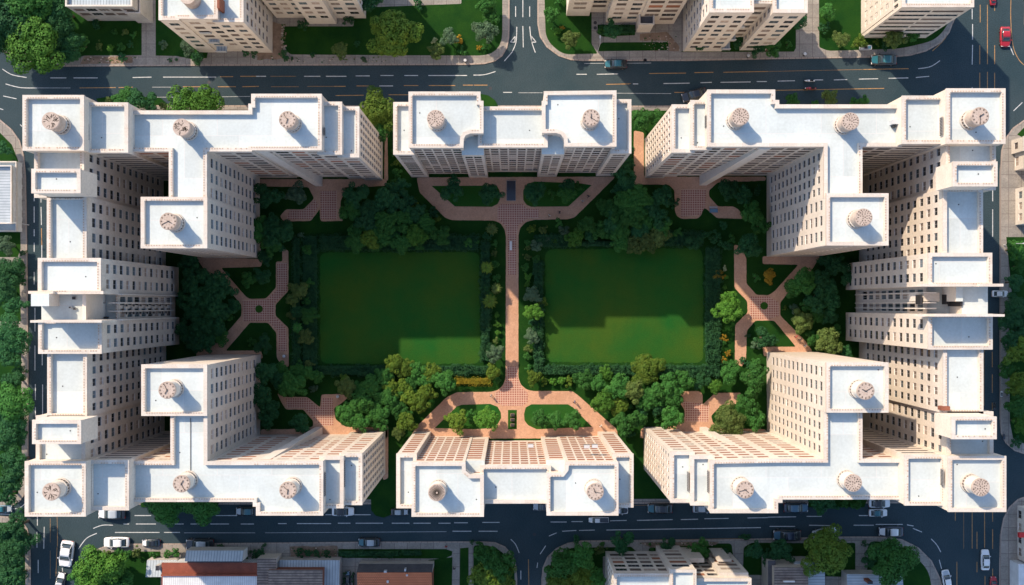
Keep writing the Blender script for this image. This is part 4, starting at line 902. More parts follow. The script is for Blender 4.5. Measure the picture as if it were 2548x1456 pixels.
# region: (phrase, list of "x,y,r,tone")
VEG = {
'the top left corner grove': "20,60,62,D;75,112,66,L;60,15,60,G;130,60,45,D;165,112,36,D;195,105,22,G;115,25,50,D;5,5,44,G;150,20,35,D",
'the shaded garden under the metal roofed block': "286,82,9,G;312,80,10,O;334,87,10,G;248,116,12,O;276,118,11,L;305,118,13,G;306,145,13,D;325,112,8,D;240,60,14,D",
'the lawn beside the tall top left tower': "407,112,12,S;467,120,18,S;490,143,17,D;424,150,6,D;440,149,5,D;613,130,12,D;634,128,12,D",
'the broad top lawn': "976,80,54,Y;845,122,20,O;888,110,9,D;868,50,14,D;755,62,14,D;1040,8,14,D;1115,92,20,S;1080,101,9,W;1142,100,12,A;1085,128,19,O;1152,130,15,G;1207,78,27,S;1222,40,20,G;1210,6,24,G;1192,119,7,A;1208,118,10,G;706,135,11,D;712,147,8,D;905,148,8,D;778,138,8,D;727,146,5,D;920,2,26,D",
'the corner lawn right of the top junction': "1372,36,20,G;1380,70,9,G;1388,79,11,L;1420,98,20,O;1392,3,14,G;1399,70,6,A",
'the front gardens of the top right blocks': "1495,77,11,G;1523,75,21,D;1745,105,19,D;1840,97,18,D;1888,110,22,D;2061,28,20,G;1985,50,24,D;1920,112,25,G;1960,110,12,G;2097,97,20,O;2139,104,17,Y;2180,107,9,Y;2226,92,27,O;2273,86,17,G;2200,112,12,D;2050,70,14,D",
'the verge above the right building': "1974,254,20,G;2066,240,20,O;2028,258,12,G;2120,257,14,G;2148,256,16,G",
'the verge above the left building': "305,242,26,G;338,248,26,D;368,256,22,D;478,266,56,L;270,250,10,O;410,266,14,O",
'the gap between the upper buildings, left': "938,276,44,Y;952,312,32,G;990,405,13,Y;986,430,15,G;985,452,14,G;975,470,20,D;998,458,17,D;980,380,10,G",
'the gap between the upper buildings, right': "1598,296,28,G;1634,294,20,G;1547,430,28,D;1556,397,24,D;1562,455,22,D;1542,472,20,D",
'the planted corner below the upper left tower': "663,487,30,D;737,479,24,S;640,565,30,G;686,575,38,D;668,602,28,G;660,640,20,D;690,612,16,D;654,689,19,D;619,695,19,G",
'the upper left courtyard grove': "880,487,30,D;870,522,25,G;955,495,28,D;930,520,28,D;985,510,27,D;905,545,27,D;960,555,29,G;1000,548,26,G;1055,550,22,G;890,572,21,G;885,602,25,G;917,595,25,Y;957,588,24,G;998,604,26,G;1035,585,25,L;1062,570,19,G;1097,585,23,G;1030,530,23,D;940,572,21,G;1088,545,10,Y;1078,530,15,D;1030,508,13,Y;1010,496,20,D;1050,525,14,G;975,575,20,D;1020,565,18,G;1040,605,16,G;935,610,16,G",
'the border around the left lawn': "764,625,15,G;769,706,14,G;748,722,20,O;750,585,9,S;1166,602,14,G;1187,603,9,G;1212,590,12,D;1232,605,10,G;1232,655,12,G;1237,690,12,G;1210,720,12,G;1230,630,10,O;1222,735,12,G;1237,785,9,L;1238,808,10,L;1237,828,9,L;1234,848,9,O;1232,880,22,S;1228,925,19,Y;1236,948,11,G;765,750,12,G;770,785,20,G;738,775,17,D;728,745,16,O;725,785,14,O;761,840,19,O;745,905,14,G;737,925,19,G;740,868,13,D;740,840,11,D;742,650,10,D;742,675,10,D;728,715,14,O",
'the thicket against the left wing': "480,690,30,D;520,700,34,D;550,718,28,D;485,735,30,D;525,760,34,D;480,775,28,D;555,775,25,D;500,812,30,D;538,812,25,D;545,840,21,G;480,848,28,D;515,852,24,D;470,655,26,D;455,820,20,D;583,762,17,D;570,790,15,G;455,740,18,D",
'the island of the left crossing': "655,858,22,D;630,850,13,G",
'the planted corner above the lower left range': "660,928,26,D;690,945,22,D;725,960,31,G;765,930,18,G;770,908,14,O;790,937,16,G;780,967,12,S;700,918,18,G;650,985,28,D;667,1012,24,D;665,1040,24,D;745,1054,25,D",
'the lower left courtyard grove': "858,942,15,Y;860,965,24,O;895,970,22,G;925,960,27,G;955,935,24,G;980,905,24,Y;1010,915,22,Y;1040,922,20,G;1075,925,24,Y;1060,945,21,G;1105,950,27,G;970,965,21,Y;1000,960,20,Y;1030,947,19,G;1060,975,22,Y;1045,1003,27,Y;960,992,24,G;900,1000,29,G;862,1030,29,G;892,1050,25,G;940,1030,26,G;945,1055,20,G;980,1012,22,G;1002,1026,20,G;1010,1053,25,Y;992,1078,16,O;985,985,18,G;1017,990,19,Y;1020,968,16,G;935,985,20,G;925,1040,18,G",
'the lower island beds': "1135,1050,25,Y;1213,1043,27,L;1170,1030,13,G;1172,1046,12,G;1344,1043,22,G;1380,1045,21,G;1426,1046,22,G",
'the upper island beds': "1126,471,27,D;1217,480,26,D;1330,480,27,D;1373,482,15,G;1413,463,20,D;1410,482,21,G;1440,466,14,G",
'the upper right courtyard grove': "1502,513,20,G;1560,500,29,G;1590,493,31,G;1530,522,24,G;1580,535,27,G;1550,550,29,G;1525,560,25,D;1461,560,22,G;1497,575,22,G;1430,592,22,L;1404,573,14,S;1540,578,24,G;1595,578,24,D;1640,540,24,D;1650,565,24,G;1640,590,24,O;1610,602,24,O;1545,607,22,G;1580,612,23,O;1620,515,25,D;1650,488,24,D;1676,505,13,D;1685,580,15,G;1562,478,18,D;1470,585,16,D;1610,550,20,G;1665,600,14,D",
'the border around the right lawn': "1323,570,14,Y;1352,573,13,O;1390,553,13,G;1313,602,10,G;1335,612,15,S;1363,597,9,S;1380,600,8,L;1314,617,8,O;1312,640,11,O;1310,665,12,G;1313,690,11,L;1312,708,10,L;1337,645,12,G;1338,675,12,D;1325,735,20,S;1350,752,12,Y;1330,776,22,L;1323,838,18,S;1313,868,12,O;1313,890,12,G;1336,862,10,D;1315,915,10,G;1327,940,18,Y;1355,948,11,Y;1374,948,12,L;1395,948,13,L;1417,948,13,Y;1325,802,10,D;1336,812,10,G",
'the planted corner below the upper right tower': "1730,602,19,D;1780,592,15,D;1820,593,13,G;1808,612,15,D;1863,613,32,D;1874,530,29,G;1892,560,21,G;1813,470,26,D;1850,487,24,D;1884,475,12,D;1800,560,12,D;1755,585,12,D",
'the path side beds right of the lawns': "1790,685,13,A;1805,690,8,L;1803,717,8,L;1804,668,7,W;1880,690,12,G;1916,686,17,A;1812,768,33,L;1802,842,9,A;1800,853,7,G;1811,879,8,A;1801,895,9,A;1880,858,14,S;1905,842,25,D;1862,835,7,D;1846,896,10,D;1862,907,10,D;1882,900,15,G",
'the lower right courtyard grove': "1609,918,36,Y;1451,945,23,G;1490,955,22,G;1507,926,17,L;1540,962,30,G;1578,972,26,O;1500,1000,28,L;1540,1010,22,Y;1562,1008,14,G;1610,982,23,G;1605,1002,20,G;1627,992,22,G;1660,965,33,G;1700,948,24,G;1672,992,26,G;1555,1055,28,G;1590,1043,21,G;1638,1042,14,G;1671,1040,29,G;1562,1080,14,D;1640,1015,18,D;1600,1025,16,D",
'the lower right corner above the sunlit wall': "1817,932,24,G;1880,940,33,G;1780,962,17,L;1747,950,19,D;1812,1047,38,O;1862,1000,29,G;1878,1045,26,G;1820,912,18,G",
'the thicket against the right wing': "2000,700,33,G;1972,718,22,G;2040,692,26,D;2060,722,26,D;2030,747,28,D;2068,752,24,D;2012,759,17,G;2034,785,19,G;1995,800,25,O;1975,768,13,S;1953,766,7,Y;2065,788,20,D;2024,842,18,G;2065,852,32,O;2080,817,15,G;2100,882,22,D;2085,662,25,D;2060,652,20,D;2110,690,20,D",
'the left street edge, upper part': "10,370,16,D;15,610,22,S;58,630,9,D;20,685,38,D;48,664,14,D;10,725,28,D;30,758,26,D;55,700,14,D",
'the left street edge, lower part': "25,840,42,D;15,882,32,D;50,927,17,D;30,950,26,D;35,1002,42,G;20,1050,36,D;10,1095,32,D;35,1150,34,D;28,1192,34,D;12,1232,26,D;45,1085,22,D",
'the dark bank at the bottom left corner': "35,1312,34,D;38,1352,38,D;25,1400,38,D;30,1440,34,D",
'the verge below the left building': "410,1266,38,G;490,1254,44,G;380,1258,22,D",
'the garden at the bottom left': "243,1418,56,L;205,1436,30,G;290,1448,36,G;300,1370,12,G;322,1378,12,G;342,1374,15,O;383,1380,13,G;415,1380,12,G;440,1376,14,G;550,1360,10,D;270,1378,14,O",
'the narrow planting along the lower pavement': "650,1375,13,D;635,1378,12,D;612,1380,12,D;745,1374,12,D;768,1376,11,D;788,1376,10,D;813,1378,10,D;1192,1352,10,G;1174,1348,6,D;658,1356,6,D;1497,1352,8,G;1008,1458,10,G;908,1416,13,D",
'the wooded corner left of the lower junction': "1212,1388,32,G;1248,1408,35,G;1205,1430,34,Y;1250,1440,34,Y;1225,1415,28,G",
'the wooded corner right of the lower junction': "1400,1402,34,G;1445,1385,34,G;1398,1442,36,Y;1445,1428,36,Y;1480,1440,26,G;1376,1425,22,G",
'the gardens above the bottom right houses': "1493,1368,15,O;1548,1350,26,D;1434,1343,12,D;1662,1360,19,D;1745,1365,22,G;1720,1370,14,G;1855,1335,12,D;1878,1370,22,D;1945,1370,28,D;1915,1388,20,D;2062,1378,54,Y;2225,1398,54,G;2175,1368,17,D;2165,1398,16,D;2150,1352,8,D;2045,1248,30,D;2068,1254,14,D;2100,1251,13,G;2135,1255,13,G;2120,1258,8,G;1800,1372,12,D;1621,1366,6,G;1618,1353,5,G",
'the right street edge': "2528,620,24,G;2525,702,22,D;2541,662,18,G;2525,750,20,D;2530,782,38,D;2520,850,28,D;2543,872,34,Y;2513,920,24,G;2540,960,32,Y;2535,1010,28,G;2543,1052,26,L;2528,1100,14,D;2540,825,20,D",
}
PALM = "1224,570,15,O;1211,665,16,Y;1235,718,14,O;1219,750,18,Y;740,815,14,G"
SIZE = lambda r: 'tiny' if r < 9 else 'small' if r < 15 else 'medium-sized' if r < 25 else 'large' if r < 40 else 'very large'
def ordn(k): return ['first', 'second', 'third', 'fourth', 'fifth', 'sixth', 'seventh', 'eighth', 'ninth', 'tenth', 'eleventh', 'twelfth'][k] if k < 12 else '%dth' % (k+1)
cnt = 0
for reg, txt in VEG.items():
    items = []
    for e in txt.split(';'):
        x, y, r, t = e.split(','); items.append((float(x), float(y), float(r), t))
    items.sort()
    seen = {}; tot = {}
    for x, y, r, t in items: k = (SIZE(r), t, r < 16); tot[k] = tot.get(k, 0)+1
    for x, y, r, t in items:
        cnt += 1; cls = 'small' if r < 16 else 'mid' if r < 36 else 'big'
        baseR = {'small': 1.0, 'mid': 2.1, 'big': 4.0}[cls]; rm = r*K*1.10; sc = rm/baseR; hz = {'small': .8, 'mid': 4, 'big': 6}[cls]*sc
        lm, tm = tree_meshes(cls, t, cnt % 3)
        px, py = W(x, y, hz); a = rnd.uniform(0, 6.28)
        o = empty('shrub' if r < 16 else 'tree', px, py, KZ-.02, a); s_ = sc
        o.scale = (s_*rnd.uniform(.94, 1.06), s_*rnd.uniform(.94, 1.06), s_*rnd.uniform(.9, 1.1))
        link('foliage' if r < 16 else 'crown', lm, o); link('stem' if r < 16 else 'trunk', tm, o)
        k = (SIZE(r), t, r < 16); i = seen.get(k, 0); seen[k] = i+1
        kind = 'shrub' if r < 16 else 'tree'; tone = LEAF[t][0]
        lab = '%s %s %s in %s' % (SIZE(r), tone, kind, reg)
        if tot[k] > 1: lab = '%s %s %s from the left in %s' % (ordn(i), SIZE(r)+' '+tone, kind, reg)
        if len(lab.split()) > 16: lab = lab.replace('from the left in', 'from left,'); assert len(lab.split()) <= 16, lab
        tag(o, lab, kind, ('shrubs in ' if r < 16 else 'trees in ')+reg)
wh = ['upper end of the strip', 'upper half of the strip', 'middle of the strip', 'lower middle of the strip', '']
for i, e in enumerate(PALM.split(';')):
    x, y, r, t = e.split(','); x = float(x); y = float(y); lm, tm = palm_meshes(t, i); hz = 2.7; p = W(x, y, hz); sc = float(r)*K/1.12
    o = empty('palm_tree', p[0], p[1], KZ-.02); o.scale = (sc, sc, 1); link('fronds', lm, o); link('trunk', tm, o)
    tag(o, ['spiky palm at the top right corner of the left lawn border', 'pale palm right of the left lawn, second from the top of its strip', 'palm beside the centre path, third from the top of its strip',
            'yellowish palm beside the centre path, lowest palm of its strip', 'dark feathery palm in the left border of the left lawn'][i], 'palm tree', 'small palms bordering the left lawn')

def hedge(label, rects, h, m, dens, name='hedge', leaf=.24):
    cs = []; rs = []; r = random.Random(len(label)); A = 0
    for x0, y0, x1, y1 in rects:
        a = W(x0, y1); c = W(x1, y0); w = c[0]-a[0]; d = c[1]-a[1]; A += w*d; nx = max(1, int(w/.75)); ny = max(1, int(d/.75))
        for i in range(nx):
            for j in range(ny):
                cs.append((a[0]+(i+.5+r.uniform(-.3, .3))*w/nx, a[1]+(j+.5+r.uniform(-.3, .3))*d/ny, KZ+h*r.uniform(.55, .85))); rs.append(min(.62, max(.3, min(w, d)*.5))*r.uniform(.8, 1.15))
    x0 = sum(c[0] for c in cs)/len(cs); y0 = sum(c[1] for c in cs)/len(cs); cs = [(c[0]-x0, c[1]-y0, c[2]) for c in cs]
    root = empty(name, x0, y0); link('foliage', leaves_mesh('foliage', cs, rs, int(A*dens), leaf, m, len(label), 1.0), root)
    b = MB()
    for rx0, ry0, rx1, ry1 in rects:
        a = W(rx0, ry1); c = W(rx1, ry0); q = .25; b.box(a[0]+q-x0, a[1]+q-y0, KZ-.05, c[0]-q-x0, c[1]-q-y0, KZ+h*.55, m)
    b.build('stems', root); tag(root, label, 'hedge', 'clipped hedges of the courtyard')
hedge('dark clipped hedge along the top of the left lawn', [(796, 585, 1193, 625)], 1.0, 'hedge_leaf', 90)
hedge('dark low ground hedge filling the left side of the left lawn', [(752, 585, 792, 930)], .5, 'hedge_leaf', 80)
hedge('narrow bushy hedge outside the left lawn, beside the brick arm', [(730, 590, 749, 935)], 1.5, 'hedge_leaf', 105)
hedge('dark hedge down the right side of the left lawn', [(1195, 600, 1221, 900)], 1.4, 'hedge_leaf', 105)
hedge('dark hedge along the bottom of the left lawn', [(790, 907, 1000, 935), (1060, 907, 1222, 933)], 1.2, 'hedge_leaf', 105)
hedge('golden orange hedge below the left lawn beside the centre path', [(1133, 938, 1224, 958)], 1.1, 'hedge_gold', 110, leaf=.18)
hedge('dark hedge along the top of the right lawn', [(1330, 582, 1420, 618), (1420, 598, 1660, 616), (1660, 575, 1748, 615)], 1.0, 'hedge_leaf', 95)
hedge('mixed dark hedge down the left side of the right lawn', [(1326, 650, 1353, 930)], 1.4, 'hedge_leaf', 105)
hedge('broad dark hedge down the right side of the right lawn', [(1752, 615, 1792, 900)], 1.4, 'hedge_leaf', 105)
hedge('dark hedge along the bottom of the right lawn', [(1353, 906, 1580, 934), (1630, 906, 1792, 938)], 1.3, 'hedge_leaf', 105)
hedge('trimmed dark green hedge beside the lower left pavement, behind the parked dark car', [(842, 1367, 995, 1385), (1002, 1367, 1052, 1383)], 1.0, 'hedge_leaf', 80)
hedge('trimmed hedge on the sunken bed around the bottom small parked car', [(853, 1420, 860, 1470), (876, 1420, 883, 1470), (860, 1419, 876, 1424)], .8, 'hedge_leaf', 80)
hedge('low dark hedge on the terrace below the top right porch', [(1488, 64, 1515, 90), (1545, 66, 1578, 86)], .7, 'hedge_leaf', 95)

# ------------------------------------------------------------------ vehicles
PC = {'black': (.012, .014, .018), 'navy': (.012, .022, .045), 'teal': (.012, .11, .14), 'white': (.70, .71, .72), 'silver': (.36, .40, .43), 'red': (.34, .012, .02), 'blue': (.05, .13, .20), 'grey': (.14, .16, .17)}
for k_, c in PC.items():
    m = mat('paint_'+k_, c, .28, spec=.6); m.node_tree.nodes['Principled BSDF'].inputs['Coat Weight'].default_value = .6
mat('tyre', (.015, .015, .016), .8); mat('car_glass', (.02, .035, .042), .08, spec=.8); mat('rim', (.4, .41, .42), .35, metal=.8)
mat('headlight', (.75, .75, .72), .2); mat('taillight', (.35, .01, .01), .3)
CM = {}
def loft(mb, st, m, mtop=None):
    """stations (x, halfwidth bottom, halfwidth top, z0, z1) -> closed shell"""
    ring = []
    for x, wb, wt, z0, z1 in st:
        i = len(mb.v); zm = z0+(z1-z0)*.55
        pts = [(x, -wb*.96, z0), (x, -wb, zm), (x, -wt, z1-.03*(z1-z0)), (x, -wt*.8, z1), (x, wt*.8, z1), (x, wt, z1-.03*(z1-z0)), (x, wb, zm), (x, wb*.96, z0)]
        mb.v += pts; ring.append(i)
    for a, b in zip(ring[:-1], ring[1:]):
        for k in range(8):
            k2 = (k+1) % 8; mb.f.append((a+k, b+k, b+k2, a+k2)); mb.m.append(mb.mi(mtop if (mtop and k in (3,)) else m))
    mb.f.append(tuple(ring[0]+k for k in range(8))); mb.m.append(mb.mi(m)); mb.f.append(tuple(ring[-1]+k for k in reversed(range(8)))); mb.m.append(mb.mi(m))
def car_parts(body, roof, hood):
    key = (body, roof, hood)
    if key in CM: return CM[key]
    P_ = {}
    b = MB(); B_ = 'paint_'+body
    loft(b, [(-2.2, .62, .58, .35, .72), (-2.12, .80, .72, .25, .86), (-1.7, .88, .80, .20, .93), (-1.0, .90, .84, .2, .95), (0, .91, .85, .2, .94), (.9, .90, .82, .2, .90), (1.5, .88, .78, .2, .82), (2.0, .80, .68, .24, .72), (2.22, .58, .52, .32, .60)], B_)
    P_['body'] = b.mesh('body', True)
    h = MB(); h.poly([(.98, -.70, .935), (2.0, -.52, .77), (2.12, 0, .74), (2.0, .52, .77), (.98, .70, .935)], 'paint_'+hood)
    h.poly([(1.5, -.62, .862), (1.98, -.50, .782), (1.98, .50, .782), (1.5, .62, .862)], 'paint_'+hood) if False else None
    P_['bonnet'] = h.mesh('bonnet')
    g = MB(); loft(g, [(-1.75, .66, .60, .84, .93), (-1.05, .76, .60, .84, 1.36), (-.2, .78, .62, .84, 1.42), (.35, .77, .60, .84, 1.38), (1.12, .70, .62, .84, .93)], 'car_glass')
    P_['cabin_glass'] = g.mesh('cabin_glass', True)
    r = MB(); loft(r, [(-1.1, .58, .54, 1.30, 1.385), (-.75, .62, .56, 1.34, 1.43), (-.1, .63, .58, 1.36, 1.45), (.32, .60, .56, 1.33, 1.41)], 'paint_'+roof); P_['roof'] = r.mesh('roof', True)
    p = MB()
    for s in (1, -1):
        p.tube((.33, s*.60, 1.36), (1.1, s*.70, .93), .035, B_); p.tube((-1.08, s*.60, 1.34), (-1.72, s*.66, .93), .045, B_); p.tube((-.35, s*.64, 1.40), (-.4, s*.80, .93), .04, B_)
    P_['pillar'] = p.mesh('pillar')
    w = MB(); M = Matrix.Rotation(math.pi/2, 4, 'X'); w.cyl(0, 0, -.11, .11, .32, .32, 'tyre', 18, M=M); P_['wheel'] = w.mesh('wheel')
    w = MB(); w.cyl(0, 0, -.12, .12, .19, .19, 'rim', 12, M=M); P_['rim'] = w.mesh('rim')
    w = MB(); w.box(-.10, -.16, -.06, .08, .16, .06, 'headlight'); P_['headlight'] = w.mesh('headlight')
    w = MB(); w.box(-.06, -.18, -.06, .06, .18, .06, 'taillight'); P_['taillight'] = w.mesh('taillight')
    w = MB(); w.box(-.09, -.10, -.05, .06, .10, .06, B_); P_['mirror'] = w.mesh('mirror')
    CM[key] = P_; return P_
def car(px, py, length, ang, body, roof, hood, label, group='cars on the streets', z=0.0, wide=1.0):
    """ang: heading in degrees counter-clockwise from the right"""
    x, y = W(px, py, z+.8); P_ = car_parts(body, roof, hood); sc = length*K/4.45*1.0
    o = empty('car', x, y, z+.002, math.radians(ang)); o.scale = (sc, sc*1.02*wide, sc); tag(o, label, 'car', group)
    for k in ('body', 'bonnet', 'cabin_glass', 'roof', 'pillar'):
        c = link(k, P_[k], o)
    for sx in (1.38, -1.38):
        for sy in (.80, -.80): w = link('wheel', P_['wheel'], o, (sx, sy, .32)); link('rim', P_['rim'], w)
    for s in (1, -1):
        link('headlight', P_['headlight'], o, (2.06, s*.56, .62)); link('taillight', P_['taillight'], o, (-2.16, s*.56, .68)); link('mirror', P_['mirror'], o, (.82, s*.93, .93))
    return o
for a in [
 (1532, 159, 56, 180, 'black', 'teal', 'teal', 'dark car with teal roof by the top kerb'),
 (1727, 236, 62, 196, 'black', 'black', 'black', 'black car angled beside the corner roof of the right building'),
 (2199, 149, 64, 180, 'black', 'teal', 'teal', 'black and green car parked at the top right kerb, near the bend'),
 (2503, 91, 50, 270, 'red', 'red', 'red', 'bright red car driving down the top right street'),
 (2473, -6, 36, 90, 'red', 'red', 'red', 'red car cut by the top edge, upper right'),
 (6, 1267, 44, 0, 'blue', 'teal', 'silver', 'grey blue car cut by the left edge near the lower bend'),
 (278, 1278, 68, 180, 'black', 'silver', 'white', 'black and white car below the lower left corner turret'),
 (612, 1273, 52, 180, 'black', 'teal', 'silver', 'dark car half hidden under the lower left roof edge'),
 (853, 1273, 55, 0, 'white', 'black', 'white', 'white car with black roof left of the grass bulb'),
 (994, 1275, 43, 0, 'black', 'silver', 'silver', 'dark car with silver roof right of the grass bulb'),
 (1352, 1261, 52, 180, 'navy', 'navy', 'silver', 'dark blue car mostly hidden under the lower centre block'),
 (1540, 1271, 46, 0, 'white', 'white', 'black', 'white and black car peeping out right of the lower centre block'),
 (1642, 1266, 62, 180, 'black', 'black', 'teal', 'long black car between the lower centre block and the right building'),
 (1750, 1266, 52, 0, 'silver', 'silver', 'silver', 'silver car with red tail lights half under the lower right roofs'),
 (1981, 1264, 61, 0, 'navy', 'blue', 'blue', 'dark blue car parked left of the roadside bushes, lower right'),
 (2189, 1253, 53, 0, 'white', 'black', 'white', 'white car with black sunroof closest to the lower right building'),
 (2186, 1277, 46, 0, 'white', 'teal', 'white', 'white car with glass roof in the lane beside another white one'),
 (290, 1350, 64, 180, 'white', 'white', 'white', 'white car by the lower left kerb, front car of three'),
 (375, 1352, 46, 180, 'navy', 'black', 'white', 'small navy car with white bonnet, middle of three at the kerb'),
 (497, 1355, 70, 180, 'black', 'silver', 'black', 'large dark car with pale roof above the glazed roof room'),
 (918, 1350, 54, 180, 'black', 'silver', 'teal', 'dark car with pale roof parked by the long trimmed hedge'),
 (1958, 1332, 69, 180, 'black', 'navy', 'blue', 'long black car at the lower right kerb'),
 (2052, 1327, 60, 192, 'silver', 'silver', 'silver', 'silver car half under the yellow green tree'),
 (2217, 1323, 61, 180, 'navy', 'white', 'white', 'dark blue car with white roof on the lower right bend'),
 (2453, 1394, 51, 90, 'white', 'white', 'white', 'white car driving up the lower right street'),
 (2357, 1444, 50, 100, 'white', 'white', 'silver', 'white car at the inner kerb, bottom right bend'),
 (2474, 1456, 40, 90, 'red', 'red', 'red', 'dark red car cut by the bottom right edge'),
 (165, 1378, 65, 262, 'white', 'white', 'white', 'large white car turning out of the lower left street'),
 (149, 1452, 56, 80, 'black', 'silver', 'white', 'black car with pale roof cut by the bottom edge, left'),
 (2478, 1012, 18, 90, 'black', 'black', 'black', 'small black vehicle in the right street')]:
    wide = 1.25 if a[0] in (165, 2503) else 1.0
    car(*a, wide=wide)
car(2490, 731, 40, 0, 'white', 'white', 'white', 'white van parked at the right street edge beside the roof beam', z=KZ)
car(2496, 981, 14, 90, 'white', 'grey', 'white', 'tiny white car on the right pavement', z=KZ); car(2512, 978, 16, 90, 'black', 'black', 'black', 'tiny black car on the right pavement, upper one', z=KZ)
car(2512, 1008, 17, 90, 'black', 'red', 'black', 'tiny dark car with red roof on the right pavement', z=KZ); car(2502, 1088, 14, 90, 'navy', 'navy', 'navy', 'tiny blue car on the right pavement, lowest one', z=KZ)
car(865, 1442, 40, 90, 'navy', 'black', 'blue', 'small dark car standing in the hedge ring bed, bottom edge', z=KZ, wide=.7)
# pickup
x, y = W(1490, 1295, 1); o = empty('pickup_truck', x, y, 0, math.pi); sc = 50*K/4.45; o.scale = (sc, sc*.75, sc); tag(o, 'white pickup truck with dark load bed in the middle of the lower street', 'pickup truck')
b = MB(); loft(b, [(-2.2, .8, .75, .35, .85), (0, .85, .8, .3, .88), (1.5, .85, .75, .3, .95), (2.2, .65, .6, .35, .75)], 'paint_white'); b.build('body', o, smooth=True)
b = MB(); loft(b, [(-.2, .72, .62, .85, 1.4), (.9, .72, .62, .85, 1.45), (1.4, .68, .55, .85, .98)], 'car_glass'); b.build('cabin_glass', o)
b = MB(); b.box(-.15, -.6, 1.4, .85, .6, 1.5, 'paint_white'); b.build('roof', o)
b = MB(); b.box(-2.12, -.68, .84, -.3, .68, .93, 'paint_black'); b.build('load_bed', o)
for sx in (1.4, -1.4):
    for sy in (.78, -.78): w = link('wheel', CM[('white', 'white', 'white')]['wheel'], o, (sx, sy, .32)); link('rim', CM[('white', 'white', 'white')]['rim'], w)
# people -------------------------------------------------------------
def person_mesh(shirt, trousers, stride, seed):
    """one continuous body grown by a skin modifier, then baked to a mesh"""
    V = [(0, 0, .95), (0, 0, 1.20), (0, 0, 1.42), (0, 0, 1.52), (.02, 0, 1.64), (.02, 0, 1.72),
         (0, .10, .90), (.12*stride, .11, .50), (.02*stride, .11, .08), (.16+.02*stride, .12, .03), (0, -.10, .90), (-.08*stride, -.11, .50), (-.28*stride, -.11, .10), (-.28*stride+.15, -.12, .04),
         (0, .19, 1.40), (-.06*stride, .25, 1.13), (.08, .25, .90), (.14, .25, .82), (0, -.19, 1.40), (.08*stride, -.25, 1.13), (.2*stride, -.25, .94), (.24*stride, -.25, .87)]
    E = [(0, 1), (1, 2), (2, 3), (3, 4), (4, 5), (0, 6), (6, 7), (7, 8), (8, 9), (0, 10), (10, 11), (11, 12), (12, 13), (2, 14), (14, 15), (15, 16), (16, 17), (2, 18), (18, 19), (19, 20), (20, 21)]
    Rr = [.13, .12, .14, .055, .095, .07, .09, .065, .045, .035, .09, .065, .045, .035, .06, .045, .035, .03, .06, .045, .035, .03]
    me = bpy.data.meshes.new('person'); me.from_pydata(V, E, []); ob = bpy.data.objects.new('tmp', me); COL.objects.link(ob)
    mo = ob.modifiers.new('skin', 'SKIN'); sv = me.skin_vertices[0].data
    for i, r in enumerate(Rr): sv[i].radius = (r, r)
    sv[0].use_root = True
    ob.modifiers.new('sub', 'SUBSURF').levels = 1
    dg = bpy.context.evaluated_depsgraph_get(); out = bpy.data.meshes.new_from_object(ob.evaluated_get(dg)); bpy.data.objects.remove(ob)
    for mn in ('skin', shirt, trousers, 'hair'): out.materials.append(MATS[mn])
    for p in out.polygons:
        z = p.center.z; p.material_index = 3 if z > 1.67 or (z > 1.55 and p.center.x < -.01) else 0 if z > 1.50 or (z < .92 and abs(p.center.y) > .2) else 1 if z > .93 else 2
        p.use_smooth = True
    return out
mat('skin', (.45, .26, .18), .6); mat('hair', (.03, .02, .015), .7); mat('shirt_white', (.6, .6, .58), .9); mat('shirt_dark', (.03, .035, .05), .9); mat('shirt_blue', (.06, .13, .28), .9); mat('shirt_red', (.4, .05, .05), .9); mat('trousers_dark', (.03, .03, .04), .9)
for i, (px, py, a, sh, lab) in enumerate([
    (1367, 536, 40, 'shirt_white', 'person in a white top on the upper right path, nearest the centre'), (1392, 528, 200, 'shirt_dark', 'person in dark clothes walking the upper right path'),
    (1449, 500, 60, 'shirt_white', 'person in pale clothes where the upper right path climbs'), (1464, 488, 50, 'shirt_dark', 'person farthest up the slanting upper right path, dark top'),
    (1222, 985, 0, 'shirt_white', 'person in a white top on the lower path left of the junction'), (1495, 1060, 120, 'shirt_white', 'person in white on the sunlit lower right path end'),
    (1981, 838, 130, 'shirt_red', 'person in a red top on the slanting path beside the right thicket'), (1992, 845, 130, 'shirt_dark', 'person in dark clothes behind the one in red, right path'),
    (2003, 861, 130, 'shirt_white', 'person in pale clothes lowest on the slanting right path'), (1430, 1092-92, 0, 'shirt_blue', 'person in blue at the bend of the lower right path'),
    (1110, 1360, 90, 'shirt_red', 'person in a red top on the lower pavement beside the trimmed hedge'), (1130, 1415, 90, 'shirt_dark', 'person in dark clothes on the narrow bottom path')]):
    x, y = W(px, py, 1); z = Z2+.002
    o = link('person', person_mesh(sh, 'trousers_dark', 1.0+.3*(i % 2), i), None, (x, y, z), math.radians(a)); tag(o, lab, 'person')
